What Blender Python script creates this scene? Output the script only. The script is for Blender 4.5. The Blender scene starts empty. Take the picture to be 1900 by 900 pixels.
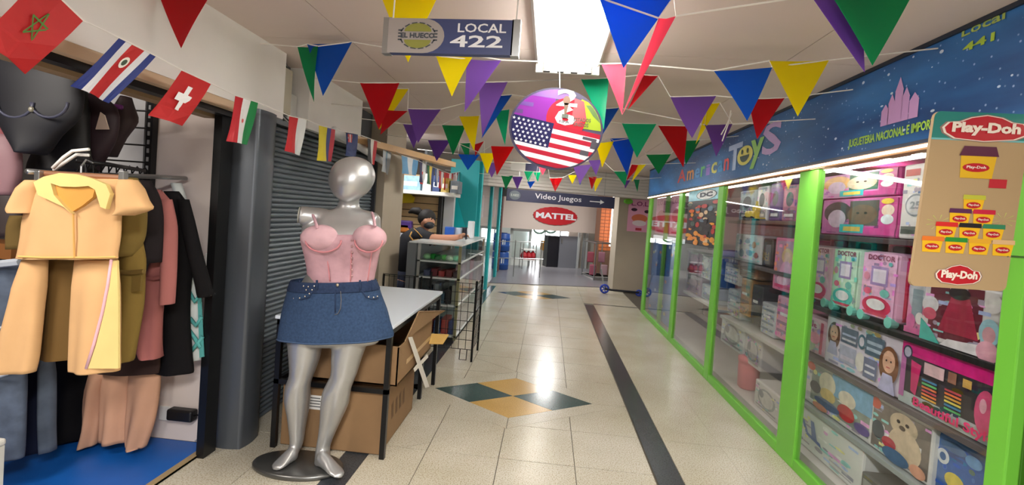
import bpy, bmesh, math, random
from mathutils import Vector as V, Matrix
random.seed(7)
sc = bpy.context.scene
COL = sc.collection
PI = math.pi
# ---------------------------------------------------------------- camera
F, ROLL, H = 900., .075, 1.5            # focal in px of a 1900 px wide frame, roll, eye height
VPX, VPY, CX, CY = 1018., 402., 950., 422.
def _basis():
    f = V(((VPX-CX)/F, (VPY-CY)/F, 1)).normalized()
    d = V((-math.sin(ROLL), math.cos(ROLL), 0)); d = (d-f*d.dot(f)).normalized()
    return Matrix((d.cross(f), f, -d))
B = _basis()
cd = bpy.data.cameras.new('camera'); cam = bpy.data.objects.new('camera', cd); COL.objects.link(cam)
cd.sensor_width = 36; cd.lens = F/1900*36; cd.shift_y = -28/1900; cd.clip_start = .02
r_, u_, b_ = B @ V((1,0,0)), B @ V((0,-1,0)), B @ V((0,0,-1))
cam.matrix_world = Matrix(((r_.x,u_.x,b_.x,0),(r_.y,u_.y,b_.y,0),(r_.z,u_.z,b_.z,H),(0,0,0,1)))
sc.camera = cam
# ---------------------------------------------------------------- world, lights, exposure
w = bpy.data.worlds.new('world'); sc.world = w; w.use_nodes = True
w.node_tree.nodes['Background'].inputs[0].default_value = (1, .97, .93, 1)
w.node_tree.nodes['Background'].inputs[1].default_value = .35
sc.view_settings.view_transform = 'Standard'; sc.view_settings.look = 'None'
sc.view_settings.gamma = 1; sc.view_settings.use_curve_mapping = False
sc.view_settings.exposure = .38
LAMPS = [(.045, 2.45), (.05, 8.1), (.0, 5.4), (.0, -.4), (.0, -3.0), (.2, 11.2)]   # ceiling luminaires x, y; the last is an unseen fill, not a fixture
def area(name, loc, sx, sy, power, direction=(0,0,-1), col=(1,.985,.96)):
    l = bpy.data.lights.new(name, 'AREA'); l.shape = 'RECTANGLE'; l.size = sx; l.size_y = sy; l.energy = power; l.color = col
    o = bpy.data.objects.new(name, l); COL.objects.link(o); o.location = loc
    o.rotation_euler = V(direction).to_track_quat('-Z', 'Y').to_euler(); return o
for (x, y) in LAMPS[3:]: area('luminaire_or_fill', (x, y, 2.33), .3, 1.0, 105 if y < 0 else 48)   # fixtures behind the camera, then the added fill for the far board; those in view are lit by their tubes
area('display_light', (1.93, 3.2, 1.955), .16, 2.6, 11, (.1,0,-1), (1,.98,.95))
area('display_light', (1.93, 6.6, 1.955), .16, 3.2, 11, (.1,0,-1), (1,.98,.95))
area('clothes_shop_fill', (-2.5, .7, 2.3), .5, .9, 40, (0,.7,-1), (1,.93,.85))  # added fill without a fixture, tilted to brighten the pale panel and clothes
area('counter_shop_fill', (-2.0, 5.9, 2.36), .5, .5, 18, (.1,.7,-1))  # invented lamp with no visible source, aimed to brighten the slat wall
area('back_shop_fill', (.4, 13.6, 2.36), 1.4, .9, 48)  # unseen extra light, put in to lift the dark far end
# ---------------------------------------------------------------- pixel rays -> points in the world
def ray(u, v): return B @ V(((u-CX)/F, (v-CY)/F, 1))
O = V((0,0,H))
def px(u, v, x): r = ray(u,v); return O+r*(x/r.x)
def py(u, v, y): r = ray(u,v); return O+r*(y/r.y)
def pz(u, v, z): r = ray(u,v); return O+r*((z-H)/r.z)
def pp(u, v, p, n): r = ray(u,v); n = V(n); return O+r*(n.dot(V(p)-O)/n.dot(r))
def proj(p):
    c = B.transposed() @ (V(p)-O); return CX+F*c.x/c.z, CY+F*c.y/c.z
def y_on(u, x, z):                        # depth at which (x, ?, z) shows in column u (right hand side)
    lo, hi = 1.2, 20.
    for _ in range(40):
        m = (lo+hi)/2
        if proj((x,m,z))[0] > u: lo = m
        else: hi = m
    return lo
# ---------------------------------------------------------------- materials
def lin(c):
    c /= 255.; return c/12.92 if c <= .04045 else ((c+.055)/1.055)**2.4
MC = {}
def M(rgb, rough=.5, metal=0, var=0., scale=8., bump=0., emit=0., trans=0., spec=.5, stretch=None, coat=0.):
    key = (tuple(rgb), rough, metal, var, scale, bump, emit, trans, spec, stretch, coat)
    if key in MC: return MC[key]
    m = bpy.data.materials.new('mat%03d' % len(MC)); MC[key] = m; m.use_nodes = True
    nt = m.node_tree; p = nt.nodes['Principled BSDF']
    c = [lin(x) for x in rgb]+[1]
    p.inputs['Base Color'].default_value = c; p.inputs['Roughness'].default_value = rough
    p.inputs['Metallic'].default_value = metal; p.inputs['Specular IOR Level'].default_value = spec
    p.inputs['Coat Weight'].default_value = coat
    if var or bump:
        tc = nt.nodes.new('ShaderNodeTexCoord'); n = nt.nodes.new('ShaderNodeTexNoise')
        n.inputs['Scale'].default_value = scale; n.inputs['Detail'].default_value = 5
        if stretch:
            mp = nt.nodes.new('ShaderNodeMapping'); mp.inputs['Scale'].default_value = stretch
            nt.links.new(tc.outputs['Object'], mp.inputs[0]); nt.links.new(mp.outputs[0], n.inputs['Vector'])
        else: nt.links.new(tc.outputs['Object'], n.inputs['Vector'])
        if var:
            rp = nt.nodes.new('ShaderNodeValToRGB'); e = rp.color_ramp.elements
            e[0].position, e[1].position = .3, .7
            e[0].color = [x*(1-var) for x in c[:3]]+[1]; e[1].color = [min(1,x*(1+var*.6)) for x in c[:3]]+[1]
            nt.links.new(n.outputs[0], rp.inputs[0]); nt.links.new(rp.outputs[0], p.inputs['Base Color'])
        if bump:
            b = nt.nodes.new('ShaderNodeBump'); b.inputs['Strength'].default_value = bump; b.inputs['Distance'].default_value = .01
            nt.links.new(n.outputs[0], b.inputs['Height']); nt.links.new(b.outputs[0], p.inputs['Normal'])
    if emit:
        p.inputs['Emission Color'].default_value = c; p.inputs['Emission Strength'].default_value = emit
    if trans:
        t = nt.nodes.new('ShaderNodeBsdfTranslucent'); t.inputs[0].default_value = c
        mx = nt.nodes.new('ShaderNodeMixShader'); mx.inputs[0].default_value = trans
        nt.links.new(p.outputs[0], mx.inputs[1]); nt.links.new(t.outputs[0], mx.inputs[2])
        nt.links.new(mx.outputs[0], nt.nodes['Material Output'].inputs[0])
    return m
def glass_mat(name, tint, base):
    m = bpy.data.materials.new(name); m.use_nodes = True; nt = m.node_tree; nt.nodes.remove(nt.nodes['Principled BSDF'])
    t = nt.nodes.new('ShaderNodeBsdfTransparent'); t.inputs[0].default_value = tint
    g = nt.nodes.new('ShaderNodeBsdfGlossy'); g.inputs['Roughness'].default_value = .015
    f = nt.nodes.new('ShaderNodeLayerWeight'); f.inputs[0].default_value = .5     # Schlick: base + (1-base)*facing^5
    p = nt.nodes.new('ShaderNodeMath'); p.operation = 'POWER'; p.inputs[1].default_value = 4.2
    q = nt.nodes.new('ShaderNodeMath'); q.operation = 'MULTIPLY_ADD'; q.inputs[1].default_value = .9-base; q.inputs[2].default_value = base
    nt.links.new(f.outputs['Facing'], p.inputs[0]); nt.links.new(p.outputs[0], q.inputs[0])
    mx = nt.nodes.new('ShaderNodeMixShader')
    nt.links.new(q.outputs[0], mx.inputs[0]); nt.links.new(t.outputs[0], mx.inputs[1]); nt.links.new(g.outputs[0], mx.inputs[2])
    nt.links.new(mx.outputs[0], nt.nodes['Material Output'].inputs[0]); return m
GLASS = glass_mat('glass', (.97,.98,.98,1), .06)
CASEGLASS = glass_mat('case_glass', (.95,.97,.96,1), .05)
def grad_mat():                            # starry blue print of the toy shop's sign
    m = bpy.data.materials.new('starry_print'); m.use_nodes = True; nt = m.node_tree; p = nt.nodes['Principled BSDF']
    p.inputs['Roughness'].default_value = .45
    tc = nt.nodes.new('ShaderNodeTexCoord'); n = nt.nodes.new('ShaderNodeTexNoise'); n.inputs['Scale'].default_value = 1.6; n.inputs['Detail'].default_value = 4
    mp = nt.nodes.new('ShaderNodeMapping'); mp.inputs['Rotation'].default_value = (.5,0,0); mp.inputs['Scale'].default_value = (1,.5,2.2)
    nt.links.new(tc.outputs['Object'], mp.inputs[0]); nt.links.new(mp.outputs[0], n.inputs['Vector'])
    rp = nt.nodes.new('ShaderNodeValToRGB'); e = rp.color_ramp.elements
    e[0].position, e[1].position = .32, .72
    e[0].color = (lin(26),lin(66),lin(122),1); e[1].color = (lin(56),lin(136),lin(210),1)
    nt.links.new(n.outputs[0], rp.inputs[0])
    vo = nt.nodes.new('ShaderNodeTexVoronoi'); vo.inputs['Scale'].default_value = 26
    nt.links.new(tc.outputs['Object'], vo.inputs['Vector'])
    r2 = nt.nodes.new('ShaderNodeValToRGB'); e = r2.color_ramp.elements
    e[0].position, e[1].position = .06, .16; e[0].color = (.75,.85,1,1); e[1].color = (0,0,0,1)
    nt.links.new(vo.outputs['Distance'], r2.inputs[0])
    mx = nt.nodes.new('ShaderNodeMix'); mx.data_type = 'RGBA'; mx.blend_type = 'ADD'; mx.inputs[0].default_value = .5
    nt.links.new(rp.outputs[0], mx.inputs[6]); nt.links.new(r2.outputs[0], mx.inputs[7]); nt.links.new(mx.outputs[2], p.inputs['Base Color'])
    return m
def speck_mat(rgb, dark, rough):           # terrazzo
    m = bpy.data.materials.new('terrazzo'); m.use_nodes = True; nt = m.node_tree; p = nt.nodes['Principled BSDF']
    tc = nt.nodes.new('ShaderNodeTexCoord'); geo = nt.nodes.new('ShaderNodeNewGeometry')
    n = nt.nodes.new('ShaderNodeTexNoise'); n.inputs['Scale'].default_value = 130; n.inputs['Detail'].default_value = 3
    n2 = nt.nodes.new('ShaderNodeTexNoise'); n2.inputs['Scale'].default_value = 1.7; n2.inputs['Detail'].default_value = 4
    for k in (n, n2): nt.links.new(geo.outputs['Position'], k.inputs['Vector'])
    rp = nt.nodes.new('ShaderNodeValToRGB'); e = rp.color_ramp.elements
    e[0].position, e[1].position = .34, .52
    e[0].color = [lin(x) for x in dark]+[1]; e[1].color = [lin(x) for x in rgb]+[1]
    nt.links.new(n.outputs[0], rp.inputs[0])
    r2 = nt.nodes.new('ShaderNodeValToRGB'); e = r2.color_ramp.elements
    e[0].position, e[1].position = .35, .65; e[0].color = (.86,.84,.78,1); e[1].color = (1,1,1,1)
    nt.links.new(n2.outputs[0], r2.inputs[0])
    mx = nt.nodes.new('ShaderNodeMix'); mx.data_type = 'RGBA'; mx.blend_type = 'MULTIPLY'; mx.inputs[0].default_value = 1
    nt.links.new(rp.outputs[0], mx.inputs[6]); nt.links.new(r2.outputs[0], mx.inputs[7]); nt.links.new(mx.outputs[2], p.inputs['Base Color'])
    p.inputs['Roughness'].default_value = rough; p.inputs['Specular IOR Level'].default_value = .36
    return m
WHITE = M((235,233,228), .45); BLACK = M((18,18,20), .45); BLKMET = M((26,26,28), .35, .4)
GREEN = M((108,186,58), .4); SHADEGREEN = M((52,106,10), .5)  # darker green: same paint, with the unlit end panel's shade put in
CARD = M((142,110,76), .8, var=.12, scale=3, bump=.05); STEEL = M((170,172,172), .3, .9)
SKIN = M((196,142,116), .55)
# ---------------------------------------------------------------- mesh building
class G:
    def __init__(s): s.v, s.f, s.m, s.mats = [], [], [], []
    def mi(s, mat):
        if mat not in s.mats: s.mats.append(mat)
        return s.mats.index(mat)
    def add(s, vs, fs, mat):
        k = len(s.v); i = s.mi(mat); s.v += [V(p) for p in vs]
        for f in fs: s.f.append([k+j for j in f]); s.m.append(i)
        return s
    def box(s, a, b, mat):
        x0,y0,z0 = [min(a[i],b[i]) for i in range(3)]; x1,y1,z1 = [max(a[i],b[i]) for i in range(3)]
        return s.add([(x0,y0,z0),(x1,y0,z0),(x1,y1,z0),(x0,y1,z0),(x0,y0,z1),(x1,y0,z1),(x1,y1,z1),(x0,y1,z1)],
              [(3,2,1,0),(4,5,6,7),(0,1,5,4),(1,2,6,5),(2,3,7,6),(3,0,4,7)], mat)
    def bbox(s, a, b, mat, r=.004):          # box with chamfered edges
        bm = bmesh.new(); bmesh.ops.create_cube(bm, size=1)
        a, b = V(a), V(b); c = (a+b)/2; d = b-a
        for q in bm.verts: q.co = V((q.co.x*abs(d.x), q.co.y*abs(d.y), q.co.z*abs(d.z)))+c
        r = min(r, min(abs(d.x),abs(d.y),abs(d.z))*.4)
        bmesh.ops.bevel(bm, geom=bm.edges[:], offset=r, segments=2, affect='EDGES', profile=.5)
        return s.bm(bm, mat)
    def bm(s, bm, mat):
        bm.verts.ensure_lookup_table(); s.add([q.co.copy() for q in bm.verts], [[q.index for q in f.verts] for f in bm.faces], mat); bm.free(); return s
    def prism(s, pts, d, mat, side=None):    # polygon pts extruded by vector d
        n = len(pts); d = V(d); pts = [V(p) for p in pts]
        s.add(pts+[p+d for p in pts], [list(range(n))[::-1], list(range(n,2*n))], mat)
        s.add(pts+[p+d for p in pts], [(i,(i+1)%n,n+(i+1)%n,n+i) for i in range(n)], side or mat)
        return s
    def poly(s, pts, mat): return s.add(pts, [list(range(len(pts)))], mat)
    def tube(s, pts, r, mat, n=8, closed=False):
        pts = [V(p) for p in pts]; m = len(pts); vs = []
        up = None
        for i, p in enumerate(pts):
            t = (pts[(i+1)%m] if (closed or i < m-1) else p)-(pts[i-1] if (closed or i) else p)
            t.normalize()
            if up is None: up = t.orthogonal().normalized()
            up = (up-t*up.dot(t))
            if up.length < 1e-6: up = t.orthogonal()
            up.normalize(); sd = t.cross(up); rr = r[i] if isinstance(r,(list,tuple)) else r
            vs += [p+up*math.cos(2*PI*k/n)*rr+sd*math.sin(2*PI*k/n)*rr for k in range(n)]
        fs = [(i*n+k, i*n+(k+1)%n, ((i+1)%m)*n+(k+1)%n, ((i+1)%m)*n+k) for i in range(m if closed else m-1) for k in range(n)]
        if not closed: fs += [list(range(n))[::-1], list(range((m-1)*n, m*n))]
        return s.add(vs, fs, mat)
    def loft(s, rings, mat, caps=True):      # rings: lists of points of equal length
        n = len(rings[0]); vs = [p for r in rings for p in r]
        fs = [(i*n+k, i*n+(k+1)%n, (i+1)*n+(k+1)%n, (i+1)*n+k) for i in range(len(rings)-1) for k in range(n)]
        if caps: fs += [list(range(n))[::-1], list(range((len(rings)-1)*n, len(rings)*n))]
        return s.add(vs, fs, mat)
    def ell(s, c, rx, ry, rz, mat, n=16, m=10):
        c = V(c); rings = []
        for i in range(m+1):
            a = PI*(i/m)*.998+.001
            rings.append([c+V((rx*math.sin(a)*math.cos(2*PI*k/n), ry*math.sin(a)*math.sin(2*PI*k/n), -rz*math.cos(a))) for k in range(n)])
        return s.loft(rings, mat)
ORG = {}
def build(g, name, parent=None, smooth=False, origin=None):
    if parent is not None: o0 = ORG[parent.name]
    elif origin is not None: o0 = V(origin)
    else:
        o0 = V(((min(p.x for p in g.v)+max(p.x for p in g.v))/2, (min(p.y for p in g.v)+max(p.y for p in g.v))/2, min(p.z for p in g.v)))
    me = bpy.data.meshes.new(name); me.from_pydata([p-o0 for p in g.v], [], g.f)
    for m in g.mats: me.materials.append(m)
    me.polygons.foreach_set('material_index', g.m)
    if smooth: me.polygons.foreach_set('use_smooth', [True]*len(me.polygons))
    me.update()
    bm = bmesh.new(); bm.from_mesh(me); bmesh.ops.recalc_face_normals(bm, faces=bm.faces); bm.to_mesh(me); bm.free()
    o = bpy.data.objects.new(name, me); COL.objects.link(o)
    if parent is not None: o.parent = parent
    else: o.location = o0
    ORG[o.name] = o0
    return o
def tag(o, label=None, cat=None, group=None, kind=None):
    if label: o['label'] = label
    if cat: o['category'] = cat
    if group: o['group'] = group
    if kind: o['kind'] = kind
    return o
def thing(name, label, cat, loc, group=None):
    o = bpy.data.objects.new(name, None); COL.objects.link(o); o.location = loc; o.empty_display_size = .05
    ORG[o.name] = V(loc); return tag(o, label, cat, group)
def struct(g, name, parent=None, smooth=False):
    o = build(g, name, parent, smooth, origin=None if parent else (0,0,0))
    if parent is None: o['kind'] = 'structure'
    return o
def dup(o, d, label, group=None):            # copy of a thing, its parts and sub-parts
    r = o.copy(); COL.objects.link(r); r.location = o.location+V(d); r['label'] = label; ORG[r.name] = ORG[o.name]+V(d)
    if group: r['group'] = group
    for c in list(o.children):
        k = c.copy(); COL.objects.link(k); k.parent = r
        for q in list(c.children):
            z = q.copy(); COL.objects.link(z); z.parent = k
    return r
def clip(poly, conv):                        # 2-D convex clip, conv counter-clockwise
    out = list(poly)
    for i in range(len(conv)):
        a, b = conv[i], conv[(i+1)%len(conv)]
        out = half(out, a, b)
        if not out: return []
    return out
def half(poly, a, b, flip=1):
    sd = lambda p: flip*((b[0]-a[0])*(p[1]-a[1])-(b[1]-a[1])*(p[0]-a[0]))
    res = []
    for i, p in enumerate(poly):
        q = poly[(i+1)%len(poly)]; sp, sq = sd(p), sd(q)
        if sp >= 0: res.append(p)
        if (sp > 0 > sq) or (sp < 0 < sq):
            t = sp/(sp-sq); res.append((p[0]+(q[0]-p[0])*t, p[1]+(q[1]-p[1])*t))
    return res if len(res) > 2 else []
class Fr:                                    # flat frame: origin, width vector, height vector; normal towards the viewer
    def __init__(s, o, x, y, flip=1): s.o, s.x, s.y = V(o), V(x), V(y); s.n = s.x.cross(s.y).normalized()*flip
    def p(s, a, b, l=0): return s.o+s.x*a+s.y*b+s.n*l
    def poly(s, g, pts, mat, l=.001): return g.poly([s.p(a,b,l) for a,b in pts], mat)
    def rect(s, g, a0, b0, a1, b1, mat, l=.001): return s.poly(g, [(a0,b0),(a1,b0),(a1,b1),(a0,b1)], mat, l)
    def ell(s, g, a, b, ra, rb, mat, l=.0015, n=20): return s.poly(g, [(a+ra*math.cos(2*PI*k/n), b+rb*math.sin(2*PI*k/n)) for k in range(n)], mat, l)
    def slab(s, g, pts, mat, t, side=None): return g.prism([s.p(a,b,0) for a,b in pts], s.n*-t, mat, side)
TX = {}
def glyphs(t, bold=.02):
    if (t,bold) in TX: return TX[(t,bold)]
    c = bpy.data.curves.new('lettering', 'FONT'); c.body = t; c.offset = bold; c.resolution_u = 2
    o = bpy.data.objects.new('lettering', c); COL.objects.link(o); bpy.context.view_layer.update()
    me = bpy.data.meshes.new_from_object(o.evaluated_get(bpy.context.evaluated_depsgraph_get()))
    vs = [v.co.copy() for v in me.vertices]; fs = [list(p.vertices) for p in me.polygons]
    bpy.data.objects.remove(o); bpy.data.curves.remove(c); bpy.data.meshes.remove(me)
    x0, x1 = min(v.x for v in vs), max(v.x for v in vs); y0, y1 = min(v.y for v in vs), max(v.y for v in vs)
    TX[(t,bold)] = ([((v.x-x0)/(x1-x0), (v.y-y0)/(y1-y0)) for v in vs], fs); return TX[(t,bold)]
def text(g, fr, t, a0, b0, a1, b1, mat, l=.002, bold=.02, skew=0.):   # lettering fitted in a rectangle of the frame
    vs, fs = glyphs(t, bold)
    g.add([fr.p(a0+(a1-a0)*a, b0+(b1-b0)*b+skew*a, l) for a,b in vs], fs, mat)
RR = lambda r=.06, q=.06, n=4: [(x+sx*r*math.cos(t), y+sy*q*math.sin(t)) for x,y,sx,sy,ts in
     ((1-r,1-q,1,1,range(n+1)),(r,1-q,-1,1,range(n,-1,-1)),(r,q,-1,-1,range(n+1)),(1-r,q,1,-1,range(n,-1,-1))) for t in [k*PI/2/n for k in ts]]
# ================================================================ STRUCTURE
XL, XR, ZC = -1.75, 1.67, 2.42
# floor: slab with tiles as parts
g = G(); g.box((-6,-5,-.08), (6,24,-.006), M((78,70,58), .7)); floor = struct(g, 'floor')
TILE = speck_mat((200,194,180), (158,146,122), .24); DARKT = speck_mat((66,70,76), (46,50,56), .22)
def dia(cx, cy, rx, ry): return [(cx,cy-ry),(cx+rx,cy),(cx,cy+ry),(cx-rx,cy)]
DI = dia(-.185, 3.97, .655, .44); DO = dia(-.185, 3.97, .9, .62); D2I = dia(-.17, 9.15, .7, .5)
def tile_obj(polys, mat, name='tile', z=0., gap=.0035):
    g = G()
    for p in polys:
        cx, cy = sum(a for a,_ in p)/len(p), sum(b for _,b in p)/len(p)
        sh = [V((a+(cx-a)*min(1,gap/max(.01,math.hypot(cx-a,cy-b))), b+(cy-b)*min(1,gap/max(.01,math.hypot(cx-a,cy-b))), z)) for a,b in p]
        g.prism([(q.x,q.y,-.006) for q in sh], (0,0,.006+z), mat)
    o = build(g, name, floor); return o
def minus(poly, conv):
    res, rest = [], poly
    for i in range(len(conv)):
        a, b = conv[i], conv[(i+1)%len(conv)]
        out = half(rest, a, b, -1)
        if out: res.append(out)
        rest = half(rest, a, b)
        if not rest: break
    return res
XS = [-.97,-.645,-.195,.27,.74]
ys = [-1.4,-.6,.2,.9,1.5,2.02,2.43,2.93,3.42,3.97,4.5,5.02,5.6,6.1,6.7,7.3,7.95,8.6,9.25,9.9,10.5,11.1]
for i in range(len(XS)-1):
    for j in range(len(ys)-1):
        q = [(XS[i],ys[j]),(XS[i+1],ys[j]),(XS[i+1],ys[j+1]),(XS[i],ys[j+1])]
        ps = minus(q, DO); ps = [r for p in ps for r in minus(p, D2I)]
        if ps: tile_obj(ps, TILE)
for x0, x1 in ((.91,1.3),(1.3,1.69)):
    for j in range(0, len(ys)-1, 2): tile_obj([[(x0,ys[j]),(x1,ys[j]),(x1,ys[min(j+2,len(ys)-1)]),(x0,ys[min(j+2,len(ys)-1)])]], TILE, gap=.0015)
for x0, x1 in ((-1.88,-1.53),(-1.53,-1.11)):
    for j in range(1, len(ys)-1): tile_obj([[(x0,ys[j]),(x1,ys[j]),(x1,ys[j+1]),(x0,ys[j+1])]], TILE)
for j in range(1, len(ys)-1, 2):
    if ys[j] < 9: tile_obj([[(-1.11,ys[j]),(-.97,ys[j]),(-.97,ys[j+2]),(-1.11,ys[j+2])]], DARKT, 'dark_stripe', gap=.001)
    if ys[j] < 8.2: tile_obj([[(.75,ys[j]),(.905,ys[j]),(.905,min(8.75,ys[j+2])),(.75,min(8.75,ys[j+2]))]], DARKT, 'dark_stripe', gap=.0005)
tile_obj([[(.91,8.68),(1.69,8.68),(1.69,8.75),(.91,8.75)]], DARKT, 'dark_stripe', z=.001)
tile_obj([[(.74,8.75),(.91,8.75),(.91,11.1),(.74,11.1)]], TILE); tile_obj([[(-1.11,9.9),(-.97,9.9),(-.97,11.1),(-1.11,11.1)]], TILE)
OCH, TEAL = speck_mat((202,164,96), (176,138,76), .2), speck_mat((62,84,82), (46,66,66), .2)
def quarter(D, name):
    c = (sum(p[0] for p in D)/4, sum(p[1] for p in D)/4); mid = lambda a,b: ((a[0]+b[0])/2,(a[1]+b[1])/2)
    for k in range(4):
        q = [mid(D[k-1],D[k]), D[k], mid(D[k],D[(k+1)%4]), c]
        tile_obj([q], OCH if k%2 == 0 else TEAL, 'diamond_tile', gap=.002)
rim = [p for k in range(4) for p in [clip([DO[k],DO[(k+1)%4],DI[(k+1)%4],DI[k]], DO)] if p]
for p in rim: tile_obj([p], TILE, 'diamond_border', gap=.003)
quarter(DI,''); quarter(D2I,'')
# blue shop mat on the left, far ramp
g = G(); g.box((-3.6,-.6,.0), (-1.87,2.70,.012), M((14,88,170), .45, var=.15, scale=2)); o = build(g, 'shop_mat'); tag(o, 'bright blue floor covering of the clothes shop on the left', 'mat')
g = G(); g.box((-1.905,-.6,0), (-1.87,2.66,.016), M((150,130,96), .5)); struct(g, 'trim_1')
# ceiling with panels
CE = M((212,196,188), .75, var=.04, scale=1.2)
g = G(); g.box((-4.2,-5,ZC+.012), (4.2,16,ZC+.08), M((140,132,125), .8)); ceiling = struct(g, 'ceiling')
for x0,x1 in ((-4,-1.2),(-1.2,0.0),(0.0,1.2),(1.2,2.9)):
    for k in range(13):
        y0 = -4.6+k*1.22
        g = G(); g.box((x0+.002,y0+.002,ZC), (x1-.002,y0+1.218,ZC+.013), CE); build(g, 'ceiling_panel', ceiling)
# luminaires
TUBE = M((255,252,244), .5, emit=30.)
lum = None
for i, (x, y) in enumerate(LAMPS[:3]):
    if lum is None:
        lum = thing('ceiling_luminaire', 'white fluorescent ceiling fixture with open tubes behind the hanging blue pennant', 'lamp', (x,y,ZC), 'fluorescent fixtures along the corridor ceiling')
        g = G(); W = M((240,238,232), .4)
        g.box((x-.19,y-.62,ZC-.012),(x+.19,y+.45,ZC),W)
        for s in (-1,1): g.prism([(x+s*.19,y-.62,ZC-.012),(x+s*.19,y+.45,ZC-.012),(x+s*.175,y+.45,ZC-.03),(x+s*.175,y-.62,ZC-.03)], (-s*.008,0,0), W)
        build(g, 'housing', lum)
        for e in (.43,-.62):
            g = G(); g.box((x-.185,y+e,ZC-.075),(x+.185,y+e+.02,ZC-.01),W); build(g, 'end_plate', lum)
        for k in (-.12,-.04,.04,.12):
            g = G(); g.tube([(x+k,y-.58,ZC-.055),(x+k,y+.40,ZC-.055)], .013, TUBE, 8); build(g, 'fluorescent_tube', lum, True)
            g = G(); g.box((x+k-.02,y+.40,ZC-.075),(x+k+.02,y+.425,ZC-.012),M((60,60,62),.5)); build(g, 'lamp_holder', lum)
    else:
        dup(lum, (x-LAMPS[0][0], y-LAMPS[0][1], 0), ['', 'far ceiling fixture showing below the round flag sign', 'ceiling fixture half hidden behind the round flag sign'][i])
# left beam and walls
WALLP = M((226,222,218), .6, var=.05, scale=3)
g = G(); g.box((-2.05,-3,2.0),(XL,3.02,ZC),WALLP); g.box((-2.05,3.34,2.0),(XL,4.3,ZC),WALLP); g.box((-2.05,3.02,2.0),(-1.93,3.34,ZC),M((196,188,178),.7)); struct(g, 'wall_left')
g = G(); g.box((-2.02,-3,1.955),(XL-.005,2.8,2.0),M((196,168,140),.6)); struct(g, 'trim_2')
g = G(); g.box((-1.86,-3,1.925),(-1.80,2.62,1.955),BLKMET); g.box((-1.98,-3,1.915),(-1.90,2.62,1.94),M((150,125,95),.6)); struct(g, 'trim_3')
# clothes shop shell
PANEL = M((226,212,204), .5)
wl = G(); wl.box((-2.33,2.705,.012),(-1.88,2.75,2.0),PANEL); wallp = struct(wl, 'wall_end')
for zz in (.95,1.12): 
    g = G(); g.box((-2.33,2.7035,zz),(-1.88,2.705,zz+.003),M((180,166,158),.6)); build(g, 'panel_joint', wallp)
g = G(); g.box((-4.2,2.72,0),(-2.33,2.78,ZC),M((60,55,52),.7)); g.box((-4.25,-3,0),(-4.2,2.78,ZC),M((90,80,75),.8)); struct(g, 'wall_clothes_shop')
g = G()
for k in range(5): g.box((-2.95,2.69,1.55+k*.1),(-2.40,2.72,1.64+k*.1),M((190,190,190),.5))
sw = struct(g, 'trim_4')
# black frame post + grey guide column + shutter
g = G(); g.box((-1.875,2.56,.0),(-1.83,2.66,2.0),M((14,14,15),.35)); tag(struct(g, 'trim_5'))
g = G()
ring = []
for k in range(48):
    a = 2*PI*k/48; ca, sa = math.cos(a), math.sin(a); r = 1/max(abs(ca),abs(sa)); r = 1+(r-1)*.55
    ring.append((ca*r, sa*r))
g.loft([[V((-1.80+.105*a, 2.79+.105*b, z)) for a,b in ring] for z in (0.0,.03,2.0)], M((82,87,94),.38,.35),False)
struct(g, 'column_shutter', smooth=True)
shut = thing('roller_shutter', 'closed dark grey roller shutter behind the mannequin', 'shutter', (-1.85,3.9,0))
prof = [(.006,0),(.014,.006),(.016,.015),(.012,.025),(.002,.031),(0,.034)]
SH = M((104,112,120), .4, .35)
g = G(); pts = [(-1.85+a, 2.93, b) for a,b in prof]; g.prism([V(p) for p in pts], (0,1.96,0), SH); s0 = build(g, 'slat', shut)
for k in range(1, 58):
    s = s0.copy(); COL.objects.link(s); s.location = (0,0,.034*k); 
g = G(); g.box((-1.86,2.93,1.975),(-1.80,4.92,2.02),M((70,74,78),.4,.3)); build(g, 'top_rail', shut)
for y in (2.9,4.885):
    g = G(); g.box((-1.865,y,.0),(-1.80,y+.035,2.0),M((52,55,60),.4,.4)); build(g, 'guide', shut)
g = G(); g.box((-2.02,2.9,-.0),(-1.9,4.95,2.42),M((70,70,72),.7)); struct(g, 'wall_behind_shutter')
g = G(); g.tube([(-1.72,3.7,2.05),(-1.72,4.9,1.93)], .035, WHITE, 10); o = build(g, 'wall_pipe', smooth=True); tag(o, 'white pipe running along the wall above the shutter', 'pipe')
# junction box and cables in the recess
jb = thing('junction_box', 'beige electrical box with loose cables at the ceiling above the shutter', 'electrical box', (-1.86,3.15,2.0))
g = G(); a = py(535,140,3.1); g.bbox((-1.93,3.06,2.06),(-1.80,3.2,2.36),M((176,168,150),.6),.008); build(g, 'body', jb)
g = G(); g.bbox((-1.93,3.22,2.02),(-1.83,3.33,2.22),M((200,200,196),.3,.4),.008); build(g, 'breaker_panel', jb)
for k, c in enumerate(((40,40,42),(210,205,200),(30,30,30))):
    g = G(); g.tube([(-1.80,3.12,2.36),(-1.78,3.06-.02*k,2.38),(-1.77,3.02-.02*k,2.3),(-1.77,3.0-.02*k,2.15),(-1.78,3.03,2.04),(-1.8,3.12+.05*k,2.01)], .006, M(c,.5), 6); build(g, 'cable', jb, True)
# pillar past the shutter
g = G(); g.box((-2.1,4.95,0),(-1.73,5.62,ZC),M((172,160,142),.6,var=.05,scale=3)); struct(g, 'pillar_left')
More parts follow.
